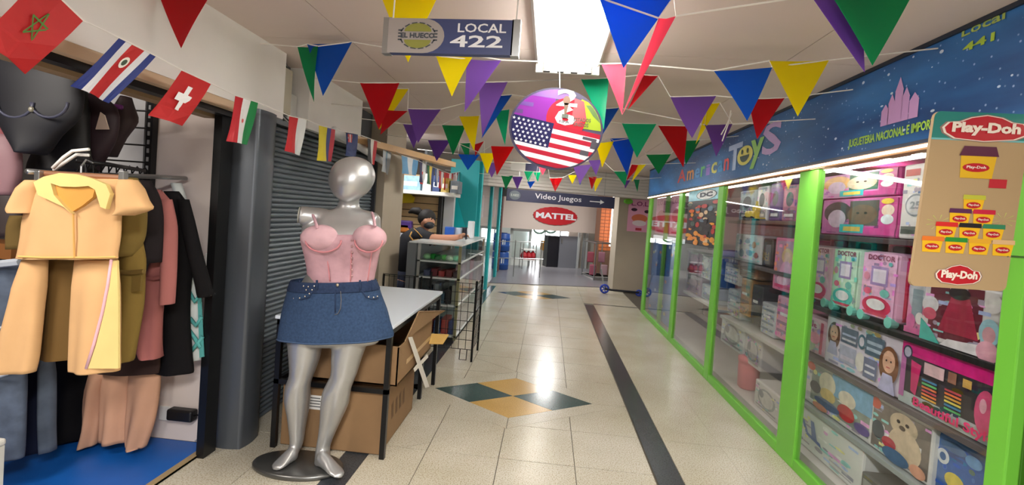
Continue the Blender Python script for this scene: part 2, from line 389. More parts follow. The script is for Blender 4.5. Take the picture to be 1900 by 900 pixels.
# recessed counter shop
g = G(); g.box((-4.0,4.95,0),(-3.9,8.1,ZC),M((150,140,128),.7)); g.box((-3.95,8.0,0),(-1.30,8.08,ZC),M((128,118,108),.7)); struct(g, 'wall_counter_shop')
slw = thing('slat_wall_display', 'wooden slat wall behind the counter with a leaning yellow lit slat panel', 'display panel', (-1.95,7.0,0))
x0, x1 = py(738,400,7.0).x-.05, py(821,400,7.0).x
for k in range(13):
    g = G(); z = .62+k*.105; g.box((x0,6.99,z),(x1,7.03,z+.094),M((208,176,130),.55,var=.1,scale=5,stretch=(1,6,6))); build(g, 'slat', slw)
g = G(); g.box((x0,7.03,.0),(x1,7.05,2.0),M((70,58,44),.8)); build(g, 'backing', slw)
g = G(); g.box((x1-.05,6.9,.0),(x1,7.06,1.98),BLACK); build(g, 'side_frame', slw)
g = G(); a = py(748,305,6.5); b = py(842,362,6.5); g.box((a.x-.3,6.5,b.z-.02),(b.x,7.0,b.z+.03),WHITE); o = build(g, 'wall_shelf'); tag(o, 'white shelf of goods above the counter', 'shelf')
shz = b.z+.03; shx0, shx1 = a.x-.1, b.x
for k, (c, wd, hh, lb) in enumerate((((150,190,215),.3,.2,'pale blue box at the left end of the high shelf'),((225,225,225),.12,.24,'white upright box on the high shelf beside the pale blue box'),((60,80,130),.1,.22,'navy box on the high shelf'),((190,170,90),.11,.2,'mustard box on the high shelf between navy and grey'),((120,130,140),.12,.17,'small grey box at the right end of the high shelf'))):
    xx = shx0+.03+sum((.33,.14,.12,.13,.14)[:k])
    g = G(); g.bbox((xx,6.6,shz),(xx+wd,6.85,shz+hh),M(c,.5,var=.25,scale=18)); g.box((xx+wd*.15,6.598,shz+hh*.3),(xx+wd*.85,6.6,shz+hh*.6),WHITE); tag(build(g,'shelf_box'),lb,'box','boxes on the high shelf')
g = G(); a = px(640,252,-1.72); b = V((-1.2,6.0,2.06)); g.prism([a+V((0,0,.03)),b+V((0,0,.03)),b+V((0,0,-.03)),a+V((0,0,-.03))], (-.12,.02,0), M((200,160,112),.5,var=.12,scale=4)); struct(g, 'trim_6')
g = G(); a = py(752,320,6.3); 
# teal shop front
TL_ = M((22,178,184), .5)
tf = thing('teal_shop_front', 'flat turquoise panel with a lighter triangle, behind the counter', 'shop front', (-1.5,8.0,0))
p0, p1 = py(838,330,7.6), py(872,330,7.6)
zt = 2.3
g = G(); g.box((p0.x-.02,7.6,0),(p1.x+.14,7.64,zt),M((24,176,184),.5)); build(g, 'panel', tf)
g = G(); fr = Fr((p0.x+.0,7.599,.9),(p1.x-p0.x+.1,0,0),(0,0,1.1)); fr.poly(g, [(.0,0),(1.,0),(.25,.75)], M((0,205,215),.5), .001); build(g, 'light_triangle', tf)
g = G(); q0, q1 = py(823,340,7.1), py(845,340,7.1); g.box((q0.x,7.1,0),(q1.x,7.2,2.02),M((215,215,218),.5)); struct(g, 'trim_7')
xg = p1.x+.14
tf2 = thing('teal_window','glazed turquoise shop window with thin posts along the corridor','shop window',(xg,9.3,0))
for yy, wd in ((7.72,.07),(9.3,.08),(10.9,.1)):
    g = G(); g.box((xg-.02,yy,0),(xg+.04,yy+wd*2,zt),TL_); build(g, 'post', tf2)
g = G(); g.box((xg,7.86,.05),(xg+.012,11.0,zt),GLASS); build(g, 'glass_panel', tf2)
g = G()
for k in range(9): g.box((xg-.25,7.9+k*.34,.3+(k%3)*.55),(xg-.05,8.12+k*.34,.7+(k%3)*.55),M([(120,70,80),(200,200,205),(70,110,150)][k%3],.5,var=.3,scale=20))
build(g, 'stock', tf2)['kind'] = 'stuff'
g = G(); g.box((xg-.9,7.64,0),(xg-.86,11.1,ZC),M((170,175,180),.6)); g.box((xg-.9,11.05,0),(xg+.0,11.12,ZC),M((150,160,165),.6)); struct(g, 'wall_teal_shop')
# ---------------------------------------------------------------- far end, turned a little to the corridor
YAW = math.radians(17); BX, BY = V((math.cos(YAW),math.sin(YAW),0)), V((-math.sin(YAW),math.cos(YAW),0)); BO = V((0,10.45,0))
def bk(u, v, d=0): return pp(u, v, BO+BY*d, BY)
def bquad(u0,v0,u1,v1,d):                    # lower-left corner, width, height of a screen-facing rectangle at depth d
    a, b = bk(u0,(v0+v1)/2,d), bk(u1,(v0+v1)/2,d); lo, hi = bk((u0+u1)/2,v1,d).z, bk((u0+u1)/2,v0,d).z
    s0, s1 = (a-BO).dot(BX), (b-BO).dot(BX)
    return s0, s1, lo, hi
def bbx(g, s0, s1, z0, z1, d0, d1, mat):
    P = lambda s,d,z: BO+BX*s+BY*d+V((0,0,z))
    g.prism([P(s0,d0,z0),P(s1,d0,z0),P(s1,d1,z0),P(s0,d1,z0)], (0,0,z1-z0), mat)
def bfr(s0, s1, z0, z1, d): return Fr(BO+BX*s0+BY*d+V((0,0,z0)), BX*(s1-s0), V((0,0,z1-z0)), 1)
g = G(); P = lambda s,d,z: BO+BX*s+BY*d+V((0,0,z))
g.prism([P(-1.9,.1,0.001),P(2.2,.1,.001),P(2.2,2.6,.12),P(-1.9,2.6,.12)], (0,0,.012), M((128,126,132),.3,.2)); 
struct(g, 'trim_8')
g = G(); bbx(g,-3,3.2,-.02,.12,2.6,8,M((170,168,166),.35)); struct(g, 'floor_far')
# siding soffit above the passage
g = G(); bbx(g,-2.4,2.6,1.98,ZC,-1.25,-1.1,M((188,182,176),.6)); soff = struct(g, 'wall_soffit')
for k in range(7):
    g = G(); z = 1.985+k*.062; bbx(g,-2.3,2.5,z,z+.052,-1.27,-1.25,M((206,200,194),.55)); build(g, 'siding_board', soff)
# hanging sign Video Juegos
NAVY = M((52,54,82), .45); LETTER = M((232,232,236), .5)
s0,s1,z0,z1 = bquad(940,358,1141,380,-1.4)
vs = thing('hanging_sign', 'long navy hanging sign reading Video Juegos with a white arrow', 'sign', P((s0+s1)/2,-1.4,z0))
g = G(); bbx(g,s0,s1,z0,z1,-1.4,-1.36,NAVY); build(g, 'panel', vs)
fr = bfr(s0,s1,z0,z1,-1.4); g = G(); text(g, fr, 'Video Juegos', .25,.22,.68,.8, LETTER, bold=.01); build(g,'lettering',vs); g = G()
fr.rect(g,.76,.46,.86,.54,LETTER); fr.poly(g,[(.86,.3),(.9,.5),(.86,.7)],LETTER); build(g,'arrow',vs); g = G(); fr.ell(g,.07,.5,.05,.38,M((100,110,120),.5)); text(g,fr,'EL HUECO',.035,.4,.105,.6,M((200,205,200),.5),.003); build(g,'round_logo',vs)
for k in (.1,.9):
    q = P(s0+(s1-s0)*k,-1.38,z1); g = G(); g.tube([q,(q.x,q.y,ZC)],.004,STEEL,5); build(g,'hanger_rod',vs)
# far shop: white board with red oval, opening beneath
s0,s1,z0,z1 = bquad(929,366,1112,428,2.4)
g = G(); bbx(g,s0-.1,s1,z0,z1+.5,2.4,2.5,M((206,190,180),.6)); struct(g, 'wall_back')
ms = thing('oval_sign', 'red oval sign with white letters MATTEL on the far shop board', 'sign', P(.5,2.4,1.4))
fr = bfr(s0,s1,z0,z1,2.398)
a0,a1,c0,c1 = bquad(989,384,1072,418,2.37); ox, oz, orx, orz = (a0+a1)/2,(c0+c1)/2,(a1-a0)/2,(c1-c0)/2
g = G(); star = []
for k in range(48):
    a = 2*PI*k/48; q = 1-.03*(k%2); star.append(P(ox+orx*q*math.cos(a), 2.37, oz+orz*q*math.sin(a)))
g.prism(star, BY*.028, M((190,28,40),.4)); build(g,'oval_board',ms)
fr = bfr(a0,a1,c0,c1,2.37); g = G(); text(g, fr, 'MATTEL', .06,.34,.97,.66, LETTER, .004, .04); build(g,'lettering',ms)
# white shutter strip far left, dark head box
s0,s1,z0,z1 = bquad(901,362,928,502,1.5)
fs_ = thing('narrow_shutter', 'narrow white roller shutter beside the turquoise posts', 'shutter', P((s0+s1)/2,1.5,z0))
n = 22
for k in range(n):
    g = G(); zz = z0+(z1-z0)*k/n; bbx(g,s0-.12,s1,zz,zz+(z1-z0)/n*.86,1.5,1.53,M((214,206,200),.5)); build(g,'slat',fs_)
g = G(); bbx(g,s0-.2,s1+.1,z1,z1+.28,1.45,1.7,M((40,38,38),.6)); bbx(g,s1,s1+.03,z0,z1,1.47,1.55,M((110,80,76),.6)); bbx(g,s0-.12,s1,z0,z1,1.535,1.54,M((150,146,142),.7)); build(g,'head_box',fs_)
# interior of the far shop
s0,s1,z0,z1 = bquad(940,420,1115,510,5.2)
g = G(); bbx(g,s0-1.2,s1+1.2,.1,ZC,5.2,5.3,M((176,186,184),.6)); bbx(g,s0-1.2,s1+1.5,ZC-.02,ZC,2.5,5.3,WHITE); struct(g, 'wall_far_shop')
a0,a1,c0,c1 = bquad(988,423,1066,446,5.15)
g = G(); bbx(g,a0-.1,a1,c0-.2,c1+.25,5.12,5.19,M((250,252,255),.5,emit=5.)); wn = struct(g,'window_1')
for k in range(4):
    g = G(); q = a0-.1+(a1-a0+.1)*k/3; bbx(g,q-.02,q+.02,c0-.2,c1+.25,5.08,5.12,M((150,155,155),.5)); build(g,'window_frame',wn)
s0,s1,z0,z1 = bquad(1015,438,1039,506,2.75)
g = G(); bbx(g,s0,s1,.12,z1,2.75,3.1,M((22,22,32),.4)); tag(build(g,'black_partition'),'tall black panel standing in the far shop entrance','panel')
s0,s1,z0,z1 = bquad(1037,438,1071,507,2.7)
dr = thing('door_leaf','grey door leaf beside the black panel at the far entrance','door',P((s0+s1)/2,2.7,.12))
g = G(); bbx(g,s0,s1,.12,z1,2.7,2.74,M((118,120,128),.5)); build(g,'leaf',dr)
g = G(); bbx(g,s0+.03,s0+.06,.8,.95,2.66,2.7,STEEL); build(g,'handle',dr)
for u0,u1,lb in ((1071,1084,'first'),(1086,1108,'second')):
    s0,s1,z0,z1 = bquad(u0,424,u1,507,2.65)
    g = G(); bbx(g,s0,s0+.05,.12,z1,2.62,2.68,M((200,206,206),.4,.3)); bbx(g,s1-.05,s1,.12,z1,2.62,2.68,M((160,168,168),.4,.3)); bbx(g,s0,s1,z1-.08,z1,2.62,2.68,M((190,196,196),.4,.3)); f = struct(g,'door_1' if lb=='first' else 'door_2')
    g = G(); bbx(g,s0+.05,s1-.05,.12,z1-.08,2.645,2.655,CASEGLASS); build(g,'pane',f)
s0,s1,z0,z1 = bquad(945,424,984,507,2.65)
g = G(); bbx(g,s0,s0+.06,.12,z1,2.62,2.68,M((196,204,200),.4,.3)); bbx(g,s1-.05,s1,.12,z1,2.62,2.68,M((190,198,196),.4,.3)); bbx(g,s0,s1,z1-.07,z1,2.62,2.68,M((190,196,196),.4,.3)); f = struct(g,'door_3')
g = G(); bbx(g,s0+.06,s1-.05,.12,z1-.07,2.645,2.655,CASEGLASS); build(g,'pane',f)
# red stock on a white stand, yellow crate
s0,s1,z0,z1 = bquad(968,452,992,503,2.2)
st = thing('display_stand','white wire stand holding red toys before the glass door','stand',P((s0+s1)/2,2.2,.1))
g = G()
for a in (s0,s1):
    for d in (2.1,2.4): g.tube([P(a,d,.1),P(a,d,z1)],.012,STEEL,5)
for q in (.35,.75): bbx(g,s0,s1,.1+(z1-.1)*q,.1+(z1-.1)*q+.02,2.1,2.4,WHITE)
build(g,'frame',st)
for k in range(3):
    g = G(); c = P(s0+(s1-s0)*(k+.5)/3,2.2,.1+(z1-.1)*.35+.02); g.loft([[c+V((.1*r*math.cos(t),.1*r*math.sin(t),h)) for t in [2*PI*i/8 for i in range(8)]] for r,h in ((.6,0),(1,.08),(.7,.16),(.2,.22))],M((170,20,34),.5)); tag(build(g,'toy'),['left red toy on the white wire stand','middle red toy on the white wire stand','right red toy on the white wire stand'][k],'toy','red toys on the wire stand')
s0,s1,z0,z1 = bquad(1008,448,1020,465,3.2); g = G(); bbx(g,s0,s1,z0,z1,3.2,3.5,M((200,140,40),.5)); bbx(g,s0,s1,.12,z0,3.25,3.5,WHITE); tag(build(g,'yellow_crate'),'small orange yellow crate on a white block inside the far shop','crate')
# blue barrels
BLUE = M((24,70,140),.4)
def barrel(zb, lb, u0=919, u1=948, src=None):
    s0,s1,_,_ = bquad(u0,433,u1,500,1.75); c = P((s0+s1)/2,1.95,zb); r = (s1-s0)/2
    t = thing('blue_drum',lb,'drum',c,'blue drums stacked by the far shutter')
    pr = [(.93,0),(1,.02),(1,.12),(1.04,.135),(1,.15),(1,.30),(1.04,.315),(1,.33),(.97,.42),(.9,.445)]
    g = G(); g.loft([[c+V((r*q*math.cos(2*PI*k/20),r*q*math.sin(2*PI*k/20),h)) for k in range(20)] for q,h in pr],BLUE); build(g,'body',t,True)
    g = G(); g.loft([[c+V((r*q*math.cos(2*PI*k/16),r*q*math.sin(2*PI*k/16),h)) for k in range(16)] for q,h in ((.6,.445),(.6,.46),(.2,.465))],M((20,50,100),.4)); build(g,'lid',t)
    return t
zb = .09
b1 = barrel(zb,'lower blue drum standing on the ramp'); b2 = dup(b1,(0,0,.465),'upper blue drum stacked on the lower one')
for k,(t,z) in enumerate(((b1,zb+.19),(b2,zb+.65))):
    c = ORG[b1.name]; g = G(); r = .205
    g.add([c+V((r*math.sin(q)*.96,-r*math.cos(q)*.96,h+.17)) for h in (0,.12) for q in (-.5,-.25,0,.25,.5)],[(i,i+1,i+6,i+5) for i in range(4)],M((220,225,228),.5)); o = build(g,'paper_label',b1)
    if k: o.parent = t
# railing across the landing
rl = thing('guard_rail','thin silver tube barrier in front of the far shop','railing',P(-.6,1.2,.03))
g = G()
for v in (447,478):
    a, b = bk(906,v,.9), bk(1008,v+3,.9); g.tube([a,b],.009,STEEL,6)
build(g,'rail',rl)
for u in (908,957,1006):
    a = bk(u,446,.9); g = G(); g.tube([a,(a.x,a.y,.06)],.011,STEEL,6); build(g,'rail_post',rl)
# oval hoop display above (green wreaths)
for k,(u,v) in enumerate(((1001,425),(1022,424))):
    c = bk(u,v,2.9); g = G(); g.tube([c+BX*.16*math.cos(2*PI*i/20)+V((0,0,.12*math.sin(2*PI*i/20))) for i in range(20)],.03,M((96,130,118),.6),6,True); tag(build(g,'hanging_ring'),['left grey green ring hanging under the MATTEL board','right grey green ring hanging under the MATTEL board'][k],'ring','rings hanging in the far shop')
# orange tile pillar and white light panel
s0,s1,z0,z1 = bquad(1113,384,1137,458,2.0)
op = G(); bbx(op,s0,s1,.0,z1+.4,2.0,2.3,M((150,110,90),.7)); opo = struct(op,'pillar_orange')
for i in range(3):
    for j in range(13):
        g = G(); a = s0+(s1-s0)*i/3; zz = z0-.1+(z1-z0+.12)*j/13; bbx(g,a+.006,a+(s1-s0)/3-.006,zz,zz+(z1-z0+.12)/13*.85,1.985,2.0,M((226,124,66),.45)); build(g,'brick',opo)
s0,s1,z0,z1 = bquad(1135,366,1152,458,1.6)
g = G(); bbx(g,s0,s1,z0,z1,1.6,1.66,M((255,250,245),.5,emit=1.6)); tag(build(g,'light_panel'),'narrow lit white panel between orange pillar and beige column','lamp')
g = G(); bbx(g,1.5,3.4,0,ZC,2.82,2.9,M((190,180,172),.7)); struct(g,'wall_far'); g = G(); bbx(g,-3.2,-1.25,0,ZC,2.4,2.5,M((190,182,176),.7)); struct(g,'wall_far')
# beige column right, with pink poster
a, b = py(1143,450,10.55), py(1214,450,10.55)
g = G(); g.box((a.x,10.55,0),(b.x+.2,11.4,ZC),M((180,168,150),.6,var=.05,scale=3)); struct(g,'pillar_right')
q0, q1, = py(1168,369,10.5), py(1207,432,10.5); PK = M((236,168,200),.5)
pl = thing('pink_poster','pink poster lettered L.O.L. hanging on the beige column','poster',((q0.x+q1.x)/2,10.5,q1.z))
g = G(); g.box((q0.x,10.53,q1.z),(q1.x,10.548,q0.z),PK); build(g,'board',pl)
fr = Fr((q0.x,10.529,q1.z),(q1.x-q0.x,0,0),(0,0,q0.z-q1.z)); g = G(); text(g,fr,'L.O.L.',.12,.8,.88,.94,M((150,50,110),.5)); fr.ell(g,.25,.68,.13,.05,M((60,20,50),.5)); fr.ell(g,.8,.64,.12,.05,M((60,20,50),.5))
fr.ell(g,.5,.42,.34,.13,M((225,120,80),.5)); fr.ell(g,.5,.27,.3,.09,M((240,225,230),.5),.003); fr.rect(g,.36,.04,.62,.12,M((190,40,60),.5)); build(g,'print',pl)
g = G(); q = py(1166,372,10.5); g.ell((q.x,10.5,q.z-.02),.1,.03,.06,M((110,190,50),.5),8,6); tag(build(g,'leaf_ornament'),'small lime green ornament beside the pink poster','ornament')
# right glass case in the far distance + scooter
s0,s1,z0,z1 = bquad(1104,452,1140,522,.9)
rc = thing('glass_showcase','small glass showcase of pink goods beside the beige column','showcase',P((s0+s1)/2,1.2,0))
g = G()
for a in (s0,s1):
    for d in (.9,1.7): g.tube([P(a,d,.02),P(a,d,z1)],.015,STEEL,5)
for zz in (z0+.08,z1):
    g.tube([P(s0,.9,zz),P(s1,.9,zz),P(s1,1.7,zz),P(s0,1.7,zz)],.015,STEEL,5,True)
build(g,'frame',rc)
g = G(); bbx(g,s0,s1,z0+.1,z1,.9,.908,CASEGLASS); build(g,'glass_panel',rc); g = G(); bbx(g,s0,s1,z0+.08,z0+.1,.9,1.7,WHITE); bbx(g,s0,s1,.02,z0+.1,.95,1.65,M((190,185,182),.6)); build(g,'base',rc)
for k in range(4):
    g = G(); c = P(s0+.08+(s1-s0-.16)*(k%2),1.2+.1*k,z0+.1+(k//2)*.3); g.bbox(c+V((-.08,-.06,0)),c+V((.08,.06,.26)),M([(150,76,96),(190,150,160),(140,60,76),(170,110,130)][k],.5),.02); tag(build(g,'pink_package'),['deep pink package low in the far showcase','pale pink package low in the far showcase','crimson package high in the far showcase','rose package high in the far showcase'][k],'package','packages in the far showcase')
scoo = thing('kick_scooter','folded kick scooter with a blue wheel lying by the beige column','scooter',(1.75,10.2,0))
def wheel(g, c, r, mat):
    g.tube([c+V((r*.8*math.cos(2*PI*i/20),0,r*.8*math.sin(2*PI*i/20))) for i in range(20)],r*.2,mat,8,True)
    for k in range(5): g.tube([c,c+V((r*.8*math.cos(2*PI*k/5),0,r*.8*math.sin(2*PI*k/5)))],.012,mat,5)
BW = M((40,70,190),.4)
a = pz(1122,541,0); a.y = 10.1; a = py(1122,531,10.1); b = py(1186,537,10.1)
for c,r in ((V((a.x,10.1,.1)),.1),(V((b.x,10.1,.07)),.07)):
    g = G(); wheel(g,c,r,BW); build(g,'wheel',scoo,True)
g = G(); g.tube([V((a.x,10.1,.1)),V((a.x+.15,10.1,.085)),V((b.x,10.1,.08))],.022,M((50,52,60),.4,.5),8); build(g,'deck',scoo)
g = G(); g.tube([V((a.x,10.1,.1)),V((a.x-.05,10.12,.3)),V((a.x-.1,10.14,.5))],.016,STEEL,6); build(g,'steering_tube',scoo)
# second small sign and posters far up
s = py(975,311,8.0); g = G(); g.box((s.x-.24,8.0,s.z-.06),(s.x+.24,8.03,s.z+.08),M((200,195,190),.5)); sg2 = build(g,'ceiling_sign'); tag(sg2,'second hanging sign, small and far, under the round flag sign','sign')
g = G(); g.box((s.x,7.998,s.z-.05),(s.x+.23,8.0,s.z+.07),NAVY); build(g,'blue_panel',sg2)
g = G(); q = ORG[sg2.name]; g.tube([(s.x-.2,8.015,s.z+.08),(s.x-.2,8.015,ZC)],.004,STEEL,5); g.tube([(s.x+.2,8.015,s.z+.08),(s.x+.2,8.015,ZC)],.004,STEEL,5); build(g,'hanger_rod',sg2)
# structure outside the frame, behind the camera
g = G(); g.box((-4.2,-3.1,0),(-1.75,-3,ZC),WALLP); g.box((-4.2,-5.1,0),(4.2,-5,ZC),WALLP); struct(g,'wall_rear')
# ================================================================ TOY SHOP (right)
FX = Fr((XR,8.45,1.97),(0,-7.35,0),(0,0,.45))      # sign face, left to right = far to near
fx = lambda u,v: (lambda q: ((8.45-q.y)/7.35,(q.z-1.97)/.45))(px(u,v,XR))
sg = thing('shop_sign','long starry blue toy shop sign above the display windows','sign',(XR+.05,4.5,1.97))
g = G(); g.box((XR,1.1,1.97),(XR+.06,8.45,ZC-.002),grad_mat()); build(g,'sign_board',sg)
g = G(); g.box((XR-.012,1.1,ZC-.02),(XR+.06,8.45,ZC-.0005),M((20,30,48),.5)); g.box((XR-.012,1.1,1.955),(XR+.06,8.45,1.972),M((60,70,90),.4)); build(g,'sign_trim',sg)
LIME = M((186,216,60),.5)
def sgtext(t,u0,v0,u1,v1,mat,bold=.02,hscale=1.):   # lower-left pixel, upper-right pixel
    a, b = fx(u0,v0), fx(u1,v1); g = G(); text(g,FX,t,a[0],a[1],b[0],a[1]+(b[1]-a[1])*hscale,mat,.003,bold); return g
g = sgtext('Local',1785,70,1868,16,M((170,190,90),.5)); build(g,'lettering',sg)
g = sgtext('441',1787,98,1848,58,M((170,200,60),.5),.03); build(g,'lettering',sg)
a,b = fx(1577,254),fx(1768,190)
g = G(); text(g,FX,'JUGUETERIA NACIONAL E IMPORTADA',a[0],.07,b[0],.20,M((170,214,80),.5),.004,.03); build(g,'lettering',sg)
cols = [(214,70,70),(230,150,70),(90,160,220),(110,200,120),(150,120,210),(220,220,120),(60,150,210)]
us = [1258,1277,1293,1308,1320,1333,1345]
word = 'American'
ue = [1257,1274,1288,1299,1308,1318,1330,1341,1352]
for k,ch in enumerate(word):
    a,b = fx(ue[k]+1,330),fx(ue[k+1]-1,330); g = G(); text(g,FX,ch,a[0],.22,b[0],.48 if k else .58,M(cols[k%7],.5),.003,.02); build(g,'letter',sg)
a,b = fx(1352,290),fx(1378,280); g = G(); text(g,FX,'T',a[0],.18,b[0],.72,M((176,196,232),.5),.003,.03); build(g,'letter',sg)
a,b = fx(1369,290),fx(1398,280); g = G(); cx_,ry = (a[0]+b[0])/2,.17; rx=(b[0]-a[0])/2
FX.ell(g,cx_,.42,rx,.19,M((228,220,110),.5),.004); FX.ell(g,cx_-rx*.35,.5,rx*.14,.05,M((40,70,60),.5),.006,10); FX.ell(g,cx_+rx*.35,.5,rx*.14,.05,M((40,70,60),.5),.006,10)
FX.poly(g,[(cx_+rx*.6*math.cos(t),.42+.13*math.sin(t)) for t in [PI+PI*k/10 for k in range(11)]],M((40,70,60),.5),.006); build(g,'smiley',sg)
a,b = fx(1393,285),fx(1418,275); g = G(); text(g,FX,'y',a[0],.12,b[0],.66,M((150,206,110),.5),.005,.03); build(g,'letter',sg)
a,b = fx(1414,280),fx(1450,262); g = G(); text(g,FX,'S',a[0],.3,b[0],.86,M((200,170,226),.5),.003,.02); build(g,'letter',sg)
# pale pink skyline silhouette (plain towers)
a,b = fx(1640,160),fx(1712,160); PKC = M((206,160,214),.5); g = G(); wd = b[0]-a[0]
for k,(x,hh,w_) in enumerate(((.02,.3,.2),(.2,.42,.16),(.36,.62,.2),(.55,.45,.18),(.74,.34,.22))):
    FX.rect(g,a[0]+wd*x,.26,a[0]+wd*(x+w_),.26+hh*.55,PKC,.003)
    FX.poly(g,[(a[0]+wd*(x-.01),.26+hh*.55),(a[0]+wd*(x+w_+.01),.26+hh*.55),(a[0]+wd*(x+w_/2),.26+hh*.8)],PKC,.003)
build(g,'tower_print',sg)
rnd = random.Random(3); g = G()
for k in range(46):
    FX.ell(g,rnd.uniform(.45,.99),rnd.uniform(.1,.95),rnd.uniform(.0006,.002),rnd.uniform(.006,.02),M((214,230,250),.5),.003,8)
build(g,'star_print',sg)['kind'] = 'stuff'
# timber batten and LED strip below the sign
g = G(); g.box((XR-.01,1.1,1.925),(XR+.05,8.45,1.955),M((176,132,92),.6,var=.15,scale=4,stretch=(6,.4,6))); struct(g,'trim_9')
g = G(); g.box((XR-.018,1.1,1.935),(XR-.01,8.42,1.948),M((255,244,225),.5,emit=4.)); tag(build(g,'led_strip'),'thin white light strip along the timber under the toy shop sign','lamp')
g = G(); g.tube([(1.80,1.95,1.93),(1.80,8.3,1.93)],.011,M((255,252,246),.5,emit=6.),8); tag(build(g,'led_tube'),'thin lit tube inside the display along its upper edge','lamp')
# green frame
fr_ = thing('shop_window_surround','bright green frame of the toy shop display windows','window frame',(XR,5,0))
def post(y0,y1,mat=GREEN,x1=XR+.045,name='post'):
    g = G(); g.bbox((XR,y0,0),(x1,y1,1.925),mat,.006); return build(g,name,fr_)
PY = [(8.16,8.36),(6.30,6.46),(4.86,5.0),(3.2,3.43)]
for y0,y1 in PY: post(y0,y1)
g = G(); g.bbox((XR+.028,7.2,.0),(XR+.07,7.3,1.925),GREEN,.006); build(g,'thin_post',fr_)
for y0,y1 in ((6.46,8.16),(5.0,6.30),(3.43,4.86),(1.9,3.2)):
    g = G(); g.bbox((XR,y0,0),(XR+.05,y1,.07),GREEN,.006); build(g,'bottom_rail',fr_)
g = G(); g.bbox((XR,1.82,0),(XR+.05,1.9,1.925),GREEN,.006); build(g,'corner_strip',fr_)
g = G(); g.bbox((XR+.05,1.82,0),(2.75,1.87,1.97),SHADEGREEN,.004); build(g,'end_panel',fr_)
for k,(y0,y1) in enumerate(((6.46,8.16),(5.0,6.30),(3.43,4.86),(1.9,3.2))):
    g = G(); g.box((XR+.016,y0,.07),(XR+.022,y1,1.925),GLASS); gl = struct(g,'window_%d'%(k+2)); 
# shell of the display
g = G(); g.box((2.7,1.2,0),(2.76,8.5,ZC),M((160,120,110),.6)); g.box((XR+.06,8.36,0),(2.76,8.42,ZC),M((180,175,170),.6)); g.box((XR+.06,1.2,1.975),(2.76,8.45,2.0),M((210,200,190),.6)); struct(g,'wall_toy_shop')
g = G(); g.box((XR+.13,1.9,0),(2.7,8.36,.05),M((214,208,204),.4)); struct(g,'trim_10')
g = G(); g.box((XR-.0,-3,0),(XR+.1,1.15,ZC),M((186,178,166),.6)); g.box((XR-.0,8.45,ZC-.5),(2.9,8.5,ZC),M((110,120,135),.6)); struct(g,'wall_right')
# shelves
SHX0, SHX1 = 1.84, 2.5
def shelf(y0,y1,z,lb,mat=BLACK,x0=SHX0,t=.03):
    g = G(); g.bbox((x0,y0,z-t),(SHX1,y1,z),mat,.003); return tag(build(g,'display_shelf'),lb,'shelf')
shelf(1.95,3.6,1.035,'black shelf under the suitcase boxes'); shelf(1.95,3.6,.685,'shelf under the craft kits, second from the bottom',M((100,90,92),.4)); shelf(1.95,3.6,.355,'shelf under the bear boxes, lowest in the near window',M((150,160,160),.4))
shelf(1.95,3.7,1.515,'dark shelf under the pink doll boxes',M((70,50,55),.5))
shelf(3.72,5.15,1.60,'upper brown shelf of the third window',M((120,84,66),.5)); shelf(3.72,5.15,1.20,'middle shelf of the third window',M((90,80,80),.5)); shelf(3.72,5.15,.62,'low pale shelf of the third window',M((200,196,190),.5))
shelf(5.2,6.55,1.22,'upper shelf of the second window behind the poster',M((150,140,140),.5)); shelf(5.2,6.55,.66,'low pale shelf of the second window',M((205,200,196),.5))
# printed cartons: u0,u1 columns of the front face at x0; decals in 0..1 of that face
PR = lambda c: M(c,.35,var=.2,scale=22)
BUSY = random.Random(21)
def carton(name,lb,u0,u1,z0,z1,col,prints=(),x0=1.88,dep=.25,cat='toy box',group=None,rnd_=.012,ys=None,busy=34):
    y0,y1 = (y_on(u0,x0,(z0+z1)/2),y_on(u1,x0,(z0+z1)/2)) if ys is None else ys
    t = thing(name,lb,cat,(x0+dep/2,(y0+y1)/2,z0),group)
    g = G(); g.bbox((x0,y1,z0),(x0+dep,y0,z1),M(col,.35),rnd_); build(g,'body',t)
    f = Fr((x0,y0,z0),(0,y1-y0,0),(0,0,z1-z0)); g = G(); l = .001
    pal = [tuple(max(0,min(255,int(x*q+dx))) for x,dx in zip(col,d)) for q,d in ((.72,(10,0,20)),(1.15,(0,0,0)),(.9,(40,-30,30)),(.85,(-40,30,30)),(.6,(20,20,40)),(1,(30,20,-60)),(.95,(-30,-10,40)))]
    for ip,p in enumerate(prints):
        l += .0004
        if p[0] == 'r': f.rect(g,p[1],p[2],p[3],p[4],PR(p[5]),l)
        elif p[0] == 'e': f.ell(g,p[1],p[2],p[3],p[4],PR(p[5]),l)
        elif p[0] == 'p': f.poly(g,p[1],PR(p[2]),l)
        else: text(g,f,p[1],p[2],p[3],p[4],p[5],PR(p[6]),l+.001,.03,p[7] if len(p) > 7 else 0)
        if ip == 0:
            for k in range(busy):
                s_,t_ = BUSY.uniform(.03,.9),BUSY.uniform(.03,.9); c = pal[BUSY.randrange(7)]; l += .00002
                if BUSY.random() < .5: f.rect(g,s_,t_,min(.98,s_+BUSY.uniform(.04,.16)),min(.97,t_+BUSY.uniform(.02,.08)),PR(c),l)
                else: f.ell(g,min(.92,max(.08,s_)),min(.9,max(.08,t_)),BUSY.uniform(.02,.07),BUSY.uniform(.02,.06),PR(c),l,9)
    if prints: build(g,'print',t)
    return t,f
